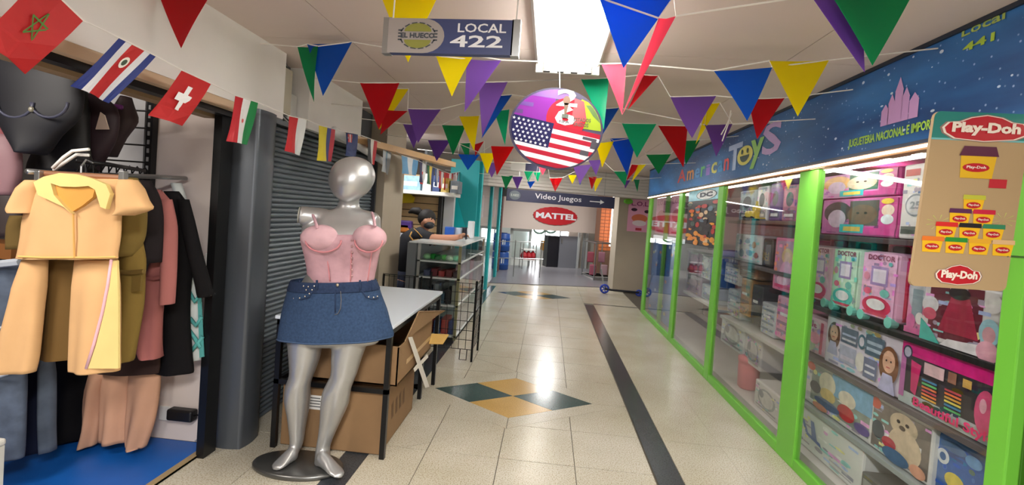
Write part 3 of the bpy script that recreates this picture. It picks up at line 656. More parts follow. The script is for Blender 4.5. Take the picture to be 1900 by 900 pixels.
def face(cx,cy,rx,ry,hair,skin=(226,178,150)):      # a printed head with hair, plain
    return [('e',cx,cy-ry*.25,rx*1.25,ry*1.35,hair),('e',cx,cy,rx*.8,ry*.8,skin),('e',cx-rx*.3,cy+ry*.05,rx*.1,ry*.08,(60,40,40)),('e',cx+rx*.3,cy+ry*.05,rx*.1,ry*.08,(60,40,40)),('r',cx-rx*.25,cy-ry*.45,cx+rx*.25,cy-ry*.37,(190,80,80)),('p',[(cx-rx*1.1,cy-ry*2.2),(cx+rx*1.1,cy-ry*2.2),(cx+rx*.6,cy-ry*.9),(cx-rx*.6,cy-ry*.9)],(190,190,226))]
MAG = (206,70,150)
# near window, top: two doll boxes stacked, white box
def dollbox(lb,z0,z1,second):
    pr = [('r',.02,.03,.98,.97,(196,110,170) if second else (214,150,196)),('e',.24,.62,.2,.3,(236,180,110) if not second else (90,60,60)),('e',.24,.45,.13,.25,(220,190,220)),('r',.42,.28,.78,.92,(96,88,84) if second else (70,110,90)),('e',.58,.56,.19,.26,(214,196,170) if not second else (120,96,76)),('e',.53,.6,.02,.03,(60,50,50)),('e',.63,.6,.02,.03,(60,50,50)),
          ('r',.3,.08,.62,.3,(70,190,200)),('r',.35,.12,.58,.24,(236,200,90)),('r',.62,.05,.98,.22,MAG),('r',.8,.2,.99,.97,MAG),('e',.89,.66,.07,.14,(240,220,200)),('e',.89,.44,.07,.12,(230,240,250)),('e',.88,.88,.07,.07,(240,210,80))]
    return carton('doll_playset_box',lb,1525,1668,z0,z1,MAG,pr,x0=1.95,dep=.3)
dollbox('pink playset box with a cream smiling plush, topmost behind the nearest window',1.765,1.93,False); dollbox('pink playset box with a brown haired doll, under the cream plush box',1.52,1.762,True)
carton('white_kit_box','tall white box with a round grey mark beside the pink playset boxes',1672,1738,1.52,1.93,(232,228,226),[('r',.08,.84,.5,.93,(200,70,60)),('e',.45,.45,.3,.15,(150,156,164)),('e',.45,.45,.26,.125,(216,216,220)),('t','25',.3,.4,.6,.5,(150,156,164)),('r',.08,.07,.8,.17,(90,96,90)),('r',.5,.6,.9,.63,(90,120,170)),('r',.55,.72,.9,.74,(90,120,170))],x0=1.95,dep=.2)
# suitcases
def suitcase(lb,u0,u1,shell,side,z1):
    t,f = carton('suitcase_playset',lb,u0,u1,1.06,z1,shell,[('r',.06,.04,.94,.97,shell),('e',.5,.2,.38,.14,side),('r',.3,.5,.75,.78,(170,140,200)),('r',.36,.54,.7,.74,(236,226,244)),('t','DOCTOR',.2,.87,.9,.95,(150,40,90)),('e',.25,.4,.1,.05,(230,90,130)),('e',.7,.4,.12,.06,(120,200,190)),('r',.15,.06,.8,.1,(214,70,100)),('e',.2,.62,.08,.06,(240,150,180)),('e',.5,.22,.25,.08,(240,240,244)),('e',.8,.83,.05,.03,(60,180,180))],x0=1.86,dep=.22,cat='suitcase toy',group='suitcase playsets in a row',rnd_=.035)
    y0,y1 = y_on(u0,1.86,1.25),y_on(u1,1.86,1.25); ym = (y0+y1)/2; sp = (y0-y1)*.28
    g = G(); g.bbox((1.875,y1-.004,1.07),(2.07,y0+.004,z1-.012),M(side,.35),.03); build(g,'side_shell',t)
    g = G(); g.tube([(1.97,ym-sp,z1-.01),(1.97,ym-sp,z1+.035),(1.97,ym-sp*.7,z1+.05),(1.97,ym+sp*.7,z1+.05),(1.97,ym+sp,z1+.035),(1.97,ym+sp,z1-.01)],.014,M(side,.4),8); build(g,'handle',t,True)
    for s in (y0-.04,y1+.04):
        g = G(); g.tube([(1.85,s,1.065),(1.89,s,1.065)],.03,M((120,214,196),.4),12); build(g,'wheel',t)
suitcase('pink suitcase playset, the farthest of three, beside the green post',1500,1541,(240,200,222),(226,60,120),1.44)
suitcase('mint green suitcase playset between two pink ones',1543,1592,(204,238,214),(90,206,196),1.44)
suitcase('pink suitcase playset nearest to the hanging board, with red side',1596,1666,(240,186,222),(214,40,90),1.44)
carton('pink_card_box','pale pink box with white cups behind the hanging board',1684,1722,1.04,1.42,(232,150,190),[('r',.1,.5,.9,.95,(196,120,160)),('e',.5,.55,.4,.25,(200,206,214)),('r',.3,.2,.8,.6,(150,170,180)),('e',.3,.16,.22,.1,(236,120,180)),('e',.72,.22,.2,.08,(244,240,236)),('r',0,0,.9,.08,(240,120,180))],x0=1.90)
carton('doll_window_box','wide white doll box showing a large dark red doll gown under the hanging board',1712,1856,1.04,1.33,(226,222,224),[('r',.1,.1,.8,.97,(110,40,56)),('p',[(.25,.22),(.78,.22),(.64,.8),(.4,.8)],(170,46,76)),('e',.5,.86,.14,.1,(50,36,40)),('e',.12,.6,.12,.14,(226,226,232)),('e',.12,.45,.1,.1,(206,80,110)),('p',[(0,0),(.3,0),(.16,.2),(0,.35)],(70,190,176)),('p',[(.3,0),(1,0),(1,.2),(.6,.14),(.4,.12)],(236,232,236)),('e',.9,.38,.12,.2,(160,206,222)),('e',.9,.35,.075,.12,(214,160,170)),('e',.9,.1,.13,.16,(230,170,190)),('e',.92,.8,.1,.14,(230,226,228))],x0=1.86)
# craft kits row
carton('pink_rounded_box','rounded pale pink box beside the lilac nail kit',1483,1530,.69,.95,(226,190,206),[('e',.5,.78,.3,.12,(236,230,236)),('t','Kit',.3,.72,.7,.84,(180,60,120)),('e',.4,.3,.3,.25,(170,196,160)),('e',.65,.45,.2,.15,(236,150,180)),('r',.85,.1,.95,.9,(190,60,100))],x0=1.87,rnd_=.04)
carton('nail_kit_box','large lilac white nail kit box with a photographed girl on each end',1532,1676,.69,1.0,(222,214,228),
  face(.13,.66,.075,.2,(110,70,50))+[('r',.24,.55,.47,.86,(110,120,140)),('r',.26,.6,.45,.64,(210,210,220)),('r',.26,.7,.45,.74,(180,190,220)),('r',.24,.16,.47,.5,(176,180,206)),('r',.26,.22,.45,.3,(206,200,220)),('e',.53,.7,.05,.14,(90,120,140)),('e',.53,.7,.03,.09,(222,214,228)),('e',.53,.32,.06,.18,(232,228,220)),('r',.58,.52,.8,.88,(90,110,130)),('r',.6,.6,.78,.66,(180,196,214)),('r',.6,.72,.78,.78,(170,186,204)),('r',.58,.1,.74,.46,(110,118,150)),('r',.6,.18,.72,.22,(230,230,236)),('r',.6,.3,.72,.34,(220,220,236)),('e',.4,.93,.03,.035,(160,170,140)),('e',.5,.93,.03,.035,(150,140,120)),('e',.62,.93,.04,.035,(160,170,140)),('e',.72,.93,.04,.035,(170,150,90))]+face(.87,.55,.085,.24,(124,76,46)),x0=1.87)
carton('style_kit_box','magenta and black craft kit box lettered Beautiful Style',1672,1862,.69,1.0,(60,54,58),
  [('r',0,.0,1,.2,(176,190,188)),('r',0,.8,1,1,(214,24,130)),('r',0,.1,.06,.8,(190,110,170)),('e',.07,.84,.055,.11,(60,60,90)),('e',.07,.84,.04,.08,(190,190,210)),('p',[(.14,.25),(.2,.2),(.24,.7),(.12,.74)],(206,40,110)),('r',.27,.6,.48,.78,(226,190,196)),('r',.52,.62,.6,.78,(160,110,90)),('r',.66,.64,.74,.76,(214,170,90))]
  +[('r',.27+.24*(k%2),.22+.055*(k//2),.43+.24*(k%2),.25+.055*(k//2),[(230,170,60),(90,190,110),(240,120,60),(60,130,180),(200,60,80),(240,220,90),(220,110,60)][k%7]) for k in range(12)]
  +[('e',.88,.42,.09,.3,(220,80,130)),('e',.86,.5,.03,.1,(244,180,200)),('t','Beautiful Style',.2,.015,.98,.19,(240,36,120))],x0=1.865)
# bears row
carton('bear_box','white window box with a cream bear and a red toy, third row left',1494,1618,.36,.655,(226,224,220),[('r',.12,.1,.98,.92,(150,160,150)),('e',.1,.86,.07,.09,(220,90,70)),('r',.45,.5,1,.95,(130,180,214)),('e',.38,.66,.13,.24,(232,222,196)),('e',.4,.42,.12,.14,(224,196,120)),('e',.68,.58,.12,.16,(230,220,200)),('e',.68,.3,.12,.16,(200,50,60)),('e',.2,.45,.09,.13,(60,64,74)),('e',.4,.22,.2,.1,(90,110,150)),('e',.9,.2,.1,.1,(120,100,160)),('e',.3,.08,.12,.07,(230,150,120))],x0=1.87)
carton('plush_bear_box','white window box with a seated beige plush bear, lowest row middle',1614,1728,.36,.66,(228,226,222),[('r',.06,.06,.98,.9,(130,120,112)),('e',.1,.84,.09,.1,(214,100,80)),('e',.58,.7,.22,.2,(206,186,156)),('e',.62,.36,.26,.3,(216,196,166)),('e',.5,.74,.03,.03,(50,40,40)),('e',.64,.74,.03,.03,(50,40,40)),('e',.57,.66,.05,.04,(90,70,60)),('e',.18,.4,.11,.16,(70,80,90)),('e',.38,.28,.12,.1,(190,50,70)),('e',.5,.12,.22,.12,(70,110,150)),('e',.85,.12,.12,.1,(230,170,140))],x0=1.87)
carton('blue_blister_pack','blue clear pack with yellow toys in the lowest row beside the green end panel',1733,1862,.365,.63,(70,110,170),[('e',.5,.6,.42,.32,(52,100,176)),('e',.35,.3,.15,.14,(226,206,80)),('e',.75,.34,.16,.14,(230,196,80)),('e',.15,.62,.1,.13,(226,232,236)),('e',.15,.62,.05,.07,(60,110,170)),('e',.6,.8,.12,.1,(110,160,210)),('e',.3,.85,.2,.08,(90,120,160))],x0=1.9)
# floor row of the near window
carton('large_white_carton','large white carton with blue brush strokes on the display floor',1468,1600,.055,.33,(226,228,226),[('p',[(.1,.9),(.14,.92),(.3,.4),(.26,.38)],(90,120,190)),('p',[(.32,.75),(.37,.76),(.44,.35),(.36,.32)],(110,136,200)),('p',[(.27,.35),(.5,.3),(.48,.38),(.28,.42)],(90,120,190)),('r',.62,.1,.9,.14,(190,190,196)),('r',.62,.2,.85,.24,(190,190,196))],x0=1.86,dep=.4)
carton('grey_carton','low grey carton on the display floor before the bear boxes',1596,1700,.055,.22,(84,84,82),[('r',.05,.1,.9,.8,(150,152,150)),('t','12 PCS',.1,.3,.6,.6,(70,70,70))],x0=1.84,dep=.35)
# third window
for k,(u0,u1,z0,z1,c,lb) in enumerate(((1372,1402,1.605,1.9,(150,170,180),'pale box at the top left of the third window'),(1404,1424,1.605,1.92,(232,234,238),'tall white toy box with grey windows at the top of the third window'),(1428,1450,1.605,1.93,(120,80,150),'purple box at the top of the third window'),(1452,1480,1.605,1.9,(196,120,150),'stack of rose packages at the top right of the third window'))):
    carton('toy_carton',lb,u0,u1,z0,z1,c,[('r',.1,.08,.9,.3,tuple(int(x*.7) for x in c)),('r',.15,.4,.85,.85,tuple(min(255,int(x*1.15)) for x in c)),('e',.5,.6,.25,.2,(80,90,100)),('r',.2,.12,.8,.2,(240,240,240)),('r',.1,.9,.9,.96,(90,90,110))],x0=1.93,dep=.2)
fk = thing('toy_forklift','yellow toy forklift on the upper shelf of the third window','toy',(1.9,4.75,1.60))
g = G(); YE = M((232,206,30),.4); g.bbox((1.87,4.62,1.63),(1.97,4.82,1.69),YE,.01); g.bbox((1.88,4.62,1.69),(1.96,4.68,1.74),YE,.01); build(g,'body',fk)
g = G(); 
for yy in (4.64,4.8): g.tube([(1.86,yy,1.62),(1.98,yy,1.62)],.022,BLACK,10)
build(g,'wheel',fk); g = G(); g.box((1.88,4.6,1.62),(1.9,4.61,1.78),YE); g.box((1.94,4.6,1.62),(1.96,4.61,1.78),YE); g.box((1.88,4.5,1.62),(1.96,4.6,1.63),YE); build(g,'mast',fk)
g = G(); q = py(1462,328,3.9); g.poly([px(1450,315,1.86),px(1476,318,1.86),px(1462,352,1.86)],M((232,222,60),.5)); g.poly([p+V((.004,0,0)) for p in (px(1450,315,1.86),px(1462,352,1.86),px(1476,318,1.86))],M((232,222,60),.5)); tag(build(g,'paper_tag'),'small yellow triangular tag inside the third window','tag')
carton('picture_box','white box with blue and orange drawings on the middle shelf of the third window',1364,1412,1.205,1.47,(224,228,232),[('e',.2,.7,.08,.1,(90,140,190)),('e',.5,.75,.1,.08,(120,170,200)),('e',.75,.65,.07,.12,(220,150,110)),('e',.3,.3,.1,.14,(110,160,190)),('e',.6,.35,.12,.1,(100,140,180)),('e',.85,.3,.07,.1,(200,120,120)),('r',.05,.05,.95,.1,(190,200,206))],x0=1.9)
carton('dark_carton','dark brown carton beside the white picture box',1412,1432,1.205,1.45,(76,60,54),[('r',.2,.2,.8,.5,(150,120,60))],x0=1.92)
carton('pink_doll_box','pink framed doll box with a blonde doll beside the fourth green post',1436,1482,1.05,1.47,(226,130,170),[('r',.1,.06,.92,.94,(190,150,180)),('e',.55,.66,.22,.15,(226,196,140)),('e',.55,.64,.14,.1,(232,190,170)),('e',.55,.35,.26,.22,(226,170,206)),('e',.4,.2,.2,.1,(240,200,224)),('r',.12,.06,.92,.12,(214,60,120))],x0=1.86)
for k,(u0,u1,z0,z1,c,lb) in enumerate(((1345,1372,.95,1.17,(206,206,204),'pale carton with grey print low beside the third green post'),(1372,1404,1.06,1.17,(150,116,80),'brown carton in the middle of the third window'),(1374,1392,.7,1.05,(180,130,70),'narrow amber box below the brown carton'),(1394,1412,.66,1.02,(60,56,58),'black box standing below the brown carton'),(1350,1374,.63,.9,(176,186,190),'stack of grey packs left of the amber box'),(1412,1438,.63,.9,(190,196,200),'pale grey packs right of the black box'),(1440,1480,.66,1.0,(220,150,180),'rose carton under the pink doll box'))):
    carton('toy_carton',lb,u0,u1,z0,z1,c,[('r',.08,.15+.2*j,.92,.22+.2*j,tuple(int(x*q) for x,q in zip(c,(.7,.75,.8)))) for j in range(4)]+[('r',.2,.55,.7,.62,(236,236,232))],x0=1.92,dep=.2)
for k,(u0,u1,z0,z1,c,lb) in enumerate(((1338,1380,.33,.6,(214,214,212),'white outlined box low in the third window near its far post'),(1382,1412,.3,.58,(206,200,200),'second white outlined box low in the third window'),(1400,1446,.056,.27,(222,214,210),'white box with scribble print on the floor of the third window'))):
    carton('line_drawn_box',lb,u0,u1,z0,z1,c,[('e',.5,.5,.35,.35,(170,166,166)),('e',.5,.5,.28,.28,c),('r',.1,.1,.9,.16,(170,160,160)),('e',.3,.6,.1,.14,(150,146,150))],x0=1.9 if k < 2 else 1.84)
c = px(1388,705,1.95); g = G(); r = .09
g.loft([[V((c.x+rr*math.cos(2*PI*k/18),c.y+rr*math.sin(2*PI*k/18),.05+z)) for k in range(18)] for rr,z in ((r*.8,0),(r,.02),(r*1.05,.22),(r,.24),(r*1.1,.245),(r*1.1,.29),(r*.4,.31))],M((226,120,130),.4)); o = build(g,'pink_canister',smooth=True); tag(o,'pink round canister on the floor of the third window','canister')
# second window
DCX = 1.676
a,b = y_on(1275,DCX,1.6),y_on(1339,DCX,1.6)
dcp = thing('collage_poster','tall collage poster with the oval letters DC on pale blue','poster',(DCX,(a+b)/2,1.3))
g = G(); g.box((DCX,b,1.3),(DCX+.006,a,1.93),M((40,40,44),.4)); build(g,'sheet',dcp)
f = Fr((DCX,a,1.3),(0,b-a,0),(0,0,.63)); g = G(); f.rect(g,0,.8,1,1,PR((150,214,232))); f.ell(g,.55,.89,.29,.085,PR((26,40,60)),.002); f.ell(g,.55,.89,.27,.075,PR((236,240,244)),.003); text(g,f,'DC',.38,.85,.74,.935,PR((30,44,70)),.005,.06)
rp = random.Random(9); pal = [(206,96,30),(180,40,30),(40,60,50),(226,150,40),(60,90,80),(150,60,40),(220,190,150),(30,30,34),(90,120,140)]
for k in range(60):
    s,t = rp.uniform(.06,.94),rp.uniform(.03,.76); c = pal[rp.randrange(9)]
    if t < .3 and s < .6: c = (226,130+rp.randrange(30),40)
    f.ell(g,s,t,rp.uniform(.04,.1),rp.uniform(.02,.05),PR(c),.0015+.00006*k,9)
build(g,'print',dcp)
for k,(u0,u1,z0,z1,c,lb) in enumerate(((1276,1300,.9,1.2,(176,140,170),'mauve box under the collage poster, far one'),(1302,1318,.9,1.18,(206,214,220),'white box under the collage poster'),(1318,1332,.85,1.2,(70,110,170),'blue box under the collage poster, beside the third post'),(1272,1300,.665,.88,(200,180,190),'pale rose box lower under the collage poster'),(1302,1330,.665,.84,(196,206,210),'pale grey box lower under the collage poster'))):
    carton('toy_carton',lb,u0,u1,z0,z1,c,[('r',.1,.1,.9,.4,tuple(int(x*.85) for x in c)),('e',.5,.65,.3,.2,tuple(min(255,int(x*1.2)) for x in c)),('r',.2,.85,.8,.93,(240,240,240))],x0=1.9,dep=.2)
# far window: pink posters above, blue poster below
for k,(y0,y1,lb) in enumerate(((8.1,7.34,'first pink poster behind the far window'),(7.16,6.5,'second pink poster behind the far window, nearer one'))):
    pt = thing('pink_poster',lb,'poster',(1.745,(y0+y1)/2,1.36)); g = G(); g.box((1.745,y1,1.36),(1.75,y0,1.92),PK); build(g,'sheet',pt)
    f = Fr((1.745,y0,1.36),(0,y1-y0,0),(0,0,.56)); g = G(); text(g,f,'L.O.L.',.1,.8,.9,.94,PR((170,60,120))); f.ell(g,.5,.5,.35,.16,PR((200,90,110))); f.ell(g,.5,.25,.3,.12,PR((240,226,232))); f.rect(g,.2,.05,.8,.1,PR((190,60,110))); build(g,'print',pt)
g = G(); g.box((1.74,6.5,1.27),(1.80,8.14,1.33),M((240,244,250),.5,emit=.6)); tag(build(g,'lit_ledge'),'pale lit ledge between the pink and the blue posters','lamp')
bp = thing('blue_poster','tall blue poster with small coloured dots behind the far window','poster',(1.745,7.3,.1))
g = G(); g.box((1.745,6.5,.1),(1.752,8.12,1.26),M((46,104,180),.4,var=.25,scale=3)); build(g,'sheet',bp)
f = Fr((1.745,8.12,.1),(0,-1.62,0),(0,0,1.16)); g = G()
for k in range(34):
    t = rp.choice([rp.uniform(.82,.95),rp.uniform(.05,.42),rp.uniform(.5,.9)]); f.ell(g,rp.uniform(.05,.95),t,.035,.022,PR([(236,220,120),(230,240,250),(120,150,220),(70,60,150),(214,120,80)][k%5]),.0015,9)
build(g,'print',bp)
# hanging board with modelling clay pots
PDY = 1.75
o = py(1688,530,PDY); xv = py(1866,541,PDY)-o; yv = py(1735,206,PDY)-o
pd = thing('hanging_board','tall beige board lettered Play-Doh with a pyramid of pots','sign',o+xv*.5)
fb = Fr(o,xv,yv); BEI = M((180,152,112),.5)
g = G(); fb.slab(g,RR(.06,.035),BEI,.012); build(g,'board',pd)
g = G(); top = [p for p in half(RR(.06,.035),(0,.845),(1,.845))]; fb.poly(g,top,M((40,130,120),.4),.0012); fb.rect(g,.0,.84,1,.85,M((120,190,190),.4),.0015)
build(g,'teal_band',pd)
RED = M((186,22,36),.4); PALE = M((240,226,210),.45)
def logo(a0,b0,a1,b1,nm):
    g = G(); w_,h_ = a1-a0,b1-b0
    def cloud(s,m,l):
        c = [(.03,.3),(.0,.5),(.06,.7),(.2,.74),(.32,.9),(.5,1.),(.68,.92),(.8,.76),(.94,.72),(1.,.5),(.97,.28),(.85,.12),(.5,.02),(.15,.1)]
        fb.poly(g,[(a0+w_*(.5+(x-.5)*s),b0+h_*(.5+(y-.5)*s)) for x,y in c],m,l)
    cloud(1.07,M((150,120,110),.4),.002); cloud(1.02,PALE,.0025); cloud(.96,RED,.003)
    text(g,fb,'Play-Doh',a0+w_*.1,b0+h_*.22,a0+w_*.9,b0+h_*.72,PALE,.006,.05); build(g,nm,pd)
logo(.1,.835,.98,.985,'logo_lettering'); logo(.25,.02,.72,.135,'logo_lettering')
lids = [(190,190,60),(90,40,80),(200,30,60),(214,40,36),(30,26,28),(50,130,90),(230,120,40),(40,140,50),(230,170,40),(220,180,130)]
k = 0
for row,(n,b0) in enumerate(((1,.445),(2,.365),(3,.285),(4,.2))):
    for i in range(n):
        a = .53-n*.122+i*.244+.005; wd = .236; hh = .09; g = G(); LC = M(lids[k],.4)
        fb.poly(g,[(a+.025,b0),(a+wd-.025,b0),(a+wd-.01,b0+hh*.75),(a+.01,b0+hh*.75)],M((240,186,24),.4),.002)
        fb.poly(g,[(a,b0+hh*.72),(a+wd,b0+hh*.72),(a+wd-.005,b0+hh),(a+.005,b0+hh)],LC,.003)
        fb.ell(g,a+wd/2,b0+hh*.36,wd*.32,hh*.2,RED,.003,12)
        text(g,fb,'Play-Doh',a+wd*.27,b0+hh*.28,a+wd*.73,b0+hh*.44,PALE,.004,.03); build(g,'pot_print',pd); k += 1
# plain pot figureless block where the upper picture sits
g = G(); fb.poly(g,[(.35,.63),(.68,.63),(.7,.76),(.33,.76)],M((226,178,30),.4),.002); fb.poly(g,[(.31,.755),(.72,.755),(.68,.81),(.35,.81)],M((90,30,60),.4),.003); fb.ell(g,.5,.69,.14,.025,RED,.003,14); text(g,fb,'Play-Doh',.4,.68,.6,.70,PALE,.004,.03); fb.rect(g,.66,.58,.84,.63,M((190,40,50),.4),.002); build(g,'pot_print',pd)
g = G()
for cx_,cy_ in ((.2,.37),(.86,.4)):
    for t in range(9): fb.poly(g,[(cx_+.02*math.cos(t*.7),cy_+.01*math.sin(t*.7)),(cx_+.13*math.cos(t*.7+.05),cy_+.045*math.sin(t*.7+.05)),(cx_+.13*math.cos(t*.7-.05),cy_+.045*math.sin(t*.7-.05))],M((190,190,110),.45),.0015)
build(g,'leaf_print',pd)
g = G(); q = fb.p(.96,.99); g.tube([q,(XR+.06,1.84,q.z+.02)],.004,STEEL,5); build(g,'bracket',pd); g = G(); q = fb.p(.96,.2); g.tube([q,(XR+.02,1.83,q.z)],.004,STEEL,5); build(g,'bracket',pd)
# ================================================================ HANGING SIGNS
LY = 1.78
o = py(708,97,LY); xv = py(962,103,LY)-o; yv = py(712,33,LY)-o; yv.y = 0; yv = V((0,0,yv.length))
ls = thing('hanging_sign','hanging sign reading LOCAL 422 with a round logo on grey','sign',o+xv*.5)
fl = Fr(o,xv,yv)
g = G(); fl.slab(g,[(.04,0),(.95,0),(.95,1),(.04,1)],M((56,66,112),.4),.03); build(g,'panel',ls)
g = G(); curve = [(.04,0),(.3,0)]+[(.3+.155*math.sin(t),.5-.5*math.cos(t)) for t in [PI*k/12 for k in range(1,12)]]+[(.3,1),(.04,1)]; fl.poly(g,curve,M((160,151,147),.5),.001); build(g,'grey_field',ls)
g = G(); fl.slab(g,[(0,-.02),(.06,-.02),(.06,1.02),(0,1.02)],STEEL,.034); build(g,'end_cap',ls)
g = G(); fl.slab(g,[(.94,-.02),(1.0,-.02),(1.0,1.02),(.94,1.02)],STEEL,.034); build(g,'end_cap',ls)
g = G(); OL = M((138,138,58),.5); DK = M((60,66,74),.5)
for k in range(14):
    t = 2*PI*k/14; 
    if abs(math.sin(t)) > .25: fl.poly(g,[(.26+rr*math.cos(q),.5+rr*2.9*math.sin(q)) for rr,q in ((.135,t-.16),(.135,t+.16),(.125,t+.16),(.125,t-.16))],DK,.002)
for s in (-1,1): 
    for j in range(4): fl.rect(g,.26+s*.13-.015,.36+j*.09,.26+s*.13+.015,.4+j*.09,DK,.002)
fl.poly(g,[(.26+.1*math.cos(t),.62+.24*math.sin(t)) for t in [PI*k/10 for k in range(11)]],OL,.002); fl.poly(g,[(.26+.1*math.cos(t),.38+.24*math.sin(t)) for t in [PI+PI*k/10 for k in range(11)]],OL,.002)
text(g,fl,'EL HUECO',.135,.43,.385,.58,DK,.003,.04); build(g,'round_logo',ls)
g = G(); text(g,fl,'LOCAL',.55,.62,.9,.88,LETTER,.002,.015); build(g,'lettering',ls); g = G(); text(g,fl,'422',.5,.2,.88,.54,LETTER,.002,.02); build(g,'lettering',ls)
for s in (.06,.965):
    q = fl.p(s,1.0,-.015); g = G(); g.tube([q,(q.x+.004,q.y,ZC)],.003,WHITE,5); build(g,'hanger_wire',ls)
# round sign
CYY = 2.75
c0 = py(1031,239,CYY); rx = (py(1118,240,CYY)-py(943,236,CYY)).length/2; rz = (py(1029,163,CYY)-py(1033,315,CYY)).length/2
ang = -.09; cs_ = thing('round_sign','round hanging sign with stars and stripes and the figure 26 above','sign',c0-V((0,0,rz)))
fc = None
def spin(a): return Fr(c0,V((rx*math.cos(a),0,rx*math.sin(a))),V((-rz*math.sin(a),0,rz*math.cos(a))))
fc = spin(ang)
circ = lambda r,n=48: [(r*math.cos(2*PI*k/n),r*math.sin(2*PI*k/n)) for k in range(n)]
g = G(); fc.slab(g,circ(1),M((34,28,60),.6),.02); build(g,'disc',cs_)
C9 = circ(.955)
def cl(g,pts,mat,l):
    q = clip(pts,C9)
    if q: fc.poly(g,q,mat,l)
R_ = lambda a0,b0,a1,b1: [(a0,b0),(a1,b0),(a1,b1),(a0,b1)]
g = G(); PUR,REDC,LIM = M((104,32,122),.7,spec=.15),M((160,26,42),.7,spec=.15),M((128,148,36),.7,spec=.15)
cl(g,R_(-1,.1,-.1,1),PUR,.001); cl(g,[(.05,.1),(1,.1),(1,.6),(.45,.8)],LIM,.001); cl(g,R_(-1,.72,.3,1),M((80,30,110),.4),.0012); cl(g,R_(-.9,.45,-.55,.55),M((70,24,110),.4),.0015); cl(g,R_(-1,.25,-.75,.35),M((60,24,90),.4),.0015)
fc.poly(g,clip([(.18+.42*math.cos(t),.28+.5*math.sin(t)) for t in [2*PI*k/30 for k in range(30)]],C9),REDC,.002); cl(g,[(.3,.15),(.62,.3),(.5,.75),(.3,.8)],M((150,26,40),.4),.0025)
build(g,'colour_field',cs_); fc = spin(-.17)
g = G(); WH = M((196,196,200),.7,spec=.15); CR = M((142,20,42),.7,spec=.15); NV = M((24,23,66),.7,spec=.15)
top,bot = .1,-.93; sh = (top-bot)/9
for k in range(9): cl(g,R_(-1,top-sh*(k+1),1,top-sh*k),CR if k%2 == 0 else WH,.003)
build(g,'stripes',cs_)
g = G(); cl(g,R_(-1,-.5,-.06,.12),NV,.0035)
for i in range(9):
    for j in range(6):
        a,b = -.92+i*.105+(j%2)*.05,.04-j*.098
        if a*a+b*b < .86 and a < -.09: fc.poly(g,[(a+(.036 if k%2 == 0 else .016)*math.cos(PI/2+PI*k/5),b+(.042 if k%2 == 0 else .019)*math.sin(PI/2+PI*k/5)) for k in range(10)],WH,.0045)
build(g,'star_field',cs_)
g = G(); cl(g,R_(.62,-.48,.8,-.36),M((30,26,40),.4),.004); cl(g,R_(.8,-.28,1,-.1),M((30,26,40),.4),.004); cl(g,R_(.6,-.1,.9,-.03),M((30,26,40),.4),.004); cl(g,[(.5,.72),(.7,.5),(.98,.3),(.98,.8)],M((60,90,30),.4),.0015); build(g,'dark_blocks',cs_)['kind'] = 'stuff'; fc = spin(-.03)
g = G(); text(g,fc,'2',-.04,.56,.4,.97,WH,.005,.03); text(g,fc,'6',-.04,.1,.4,.56,WH,.005,.03)
GO = M((84,58,36),.5); fc.ell(g,.17,.7,.075,.11,GO,.007); fc.poly(g,[(.12,.64),(.22,.64),(.19,.36),(.15,.36)],GO,.007); fc.rect(g,.1,.28,.24,.37,M((50,60,50),.4),.007); text(g,fc,'FIFA',.06,.15,.27,.22,M((40,40,50),.4),.0075)
text(g,fc,'ESTADOS',.36,.22,.72,.31,M((40,44,30),.4),.005); text(g,fc,'UNIDOS',.36,.1,.68,.19,M((40,44,30),.4),.005); build(g,'emblem',cs_)
q = fc.p(0,1,-.01); g = G(); g.tube([q,(q.x-.02,q.y,ZC)],.003,WHITE,5); build(g,'hanger_wire',cs_)
# ================================================================ BUNTING
PC = dict(r=(206,26,38),y=(246,230,24),b=(22,104,206),g=(24,158,100),p=(134,90,178),t=(24,200,154),k=(236,104,132))
def pmat(c): return M(PC[c],.25,trans=.6,spec=.5)
CNAME = dict(r='red',y='yellow',b='blue',g='green',p='purple',t='bright green',k='pink')
STR = M((232,228,222),.6)
def bunting(lb, y0, y1, pens, ends=True):
    Yd = lambda u: y0+(y1-y0)*(u-600)/880.
    pens = sorted(pens, key=lambda p: p[1][0]); tops = []
    t = thing('bunting_string',lb,'bunting',py(1018,250,Yd(1018)),'pennant strings across the corridor'); i = 0
    for col,a,b,c in pens:
        i += 1; d = Yd((a[0]+b[0])/2)+.012*(i%3-1)
        A,B_,C = py(*a,d),py(*b,d),py(*c,d)
        for P_ in (A,B_):
            if P_.z > ZC-.012: P_.z = ZC-.012
        tops += [A,B_]; n = 5; vs = []; bend = random.uniform(-.02,.02)
        for k in range(n+1):
            f = k/n; L,R = A.lerp(C,f),B_.lerp(C,f)
            for m_ in (0,.5,1):
                q = L.lerp(R,m_); q.y += bend*math.sin(f*2.6)+.012*math.sin(m_*PI)*(1-f); vs.append(q)
        N = len(vs); vs2 = vs+[q+V((0,.0012,0)) for q in vs]
        fs = [(k*3+j,k*3+j+1,k*3+j+4,k*3+j+3) for k in range(n) for j in (0,1)]; fs += [tuple(N+x for x in f_[::-1]) for f_ in fs]
        g = G(); g.add(vs2,fs,pmat(col)); o = build(g,'pennant',t,True); o['label'] = CNAME[col]+' triangular pennant'
    tops.sort(key=lambda p: p.x)
    pts = [q+V((0,.003,.002)) for q in tops]
    if ends:
        l0,l1 = pts[0],pts[-1]
        pts = [V((max(-1.72,l0.x-1.2),l0.y+.1,min(ZC-.01,l0.z+.04)))]+pts+[V((min(1.66,l1.x+1.2),l1.y-.1,min(ZC-.01,l1.z+.04)))]
    clean = [pts[0]]
    for q in pts[1:]:
        if (q-clean[-1]).length > .02: clean.append(q)
    g = G(); g.tube(clean,.0035,STR,5); build(g,'string',t)
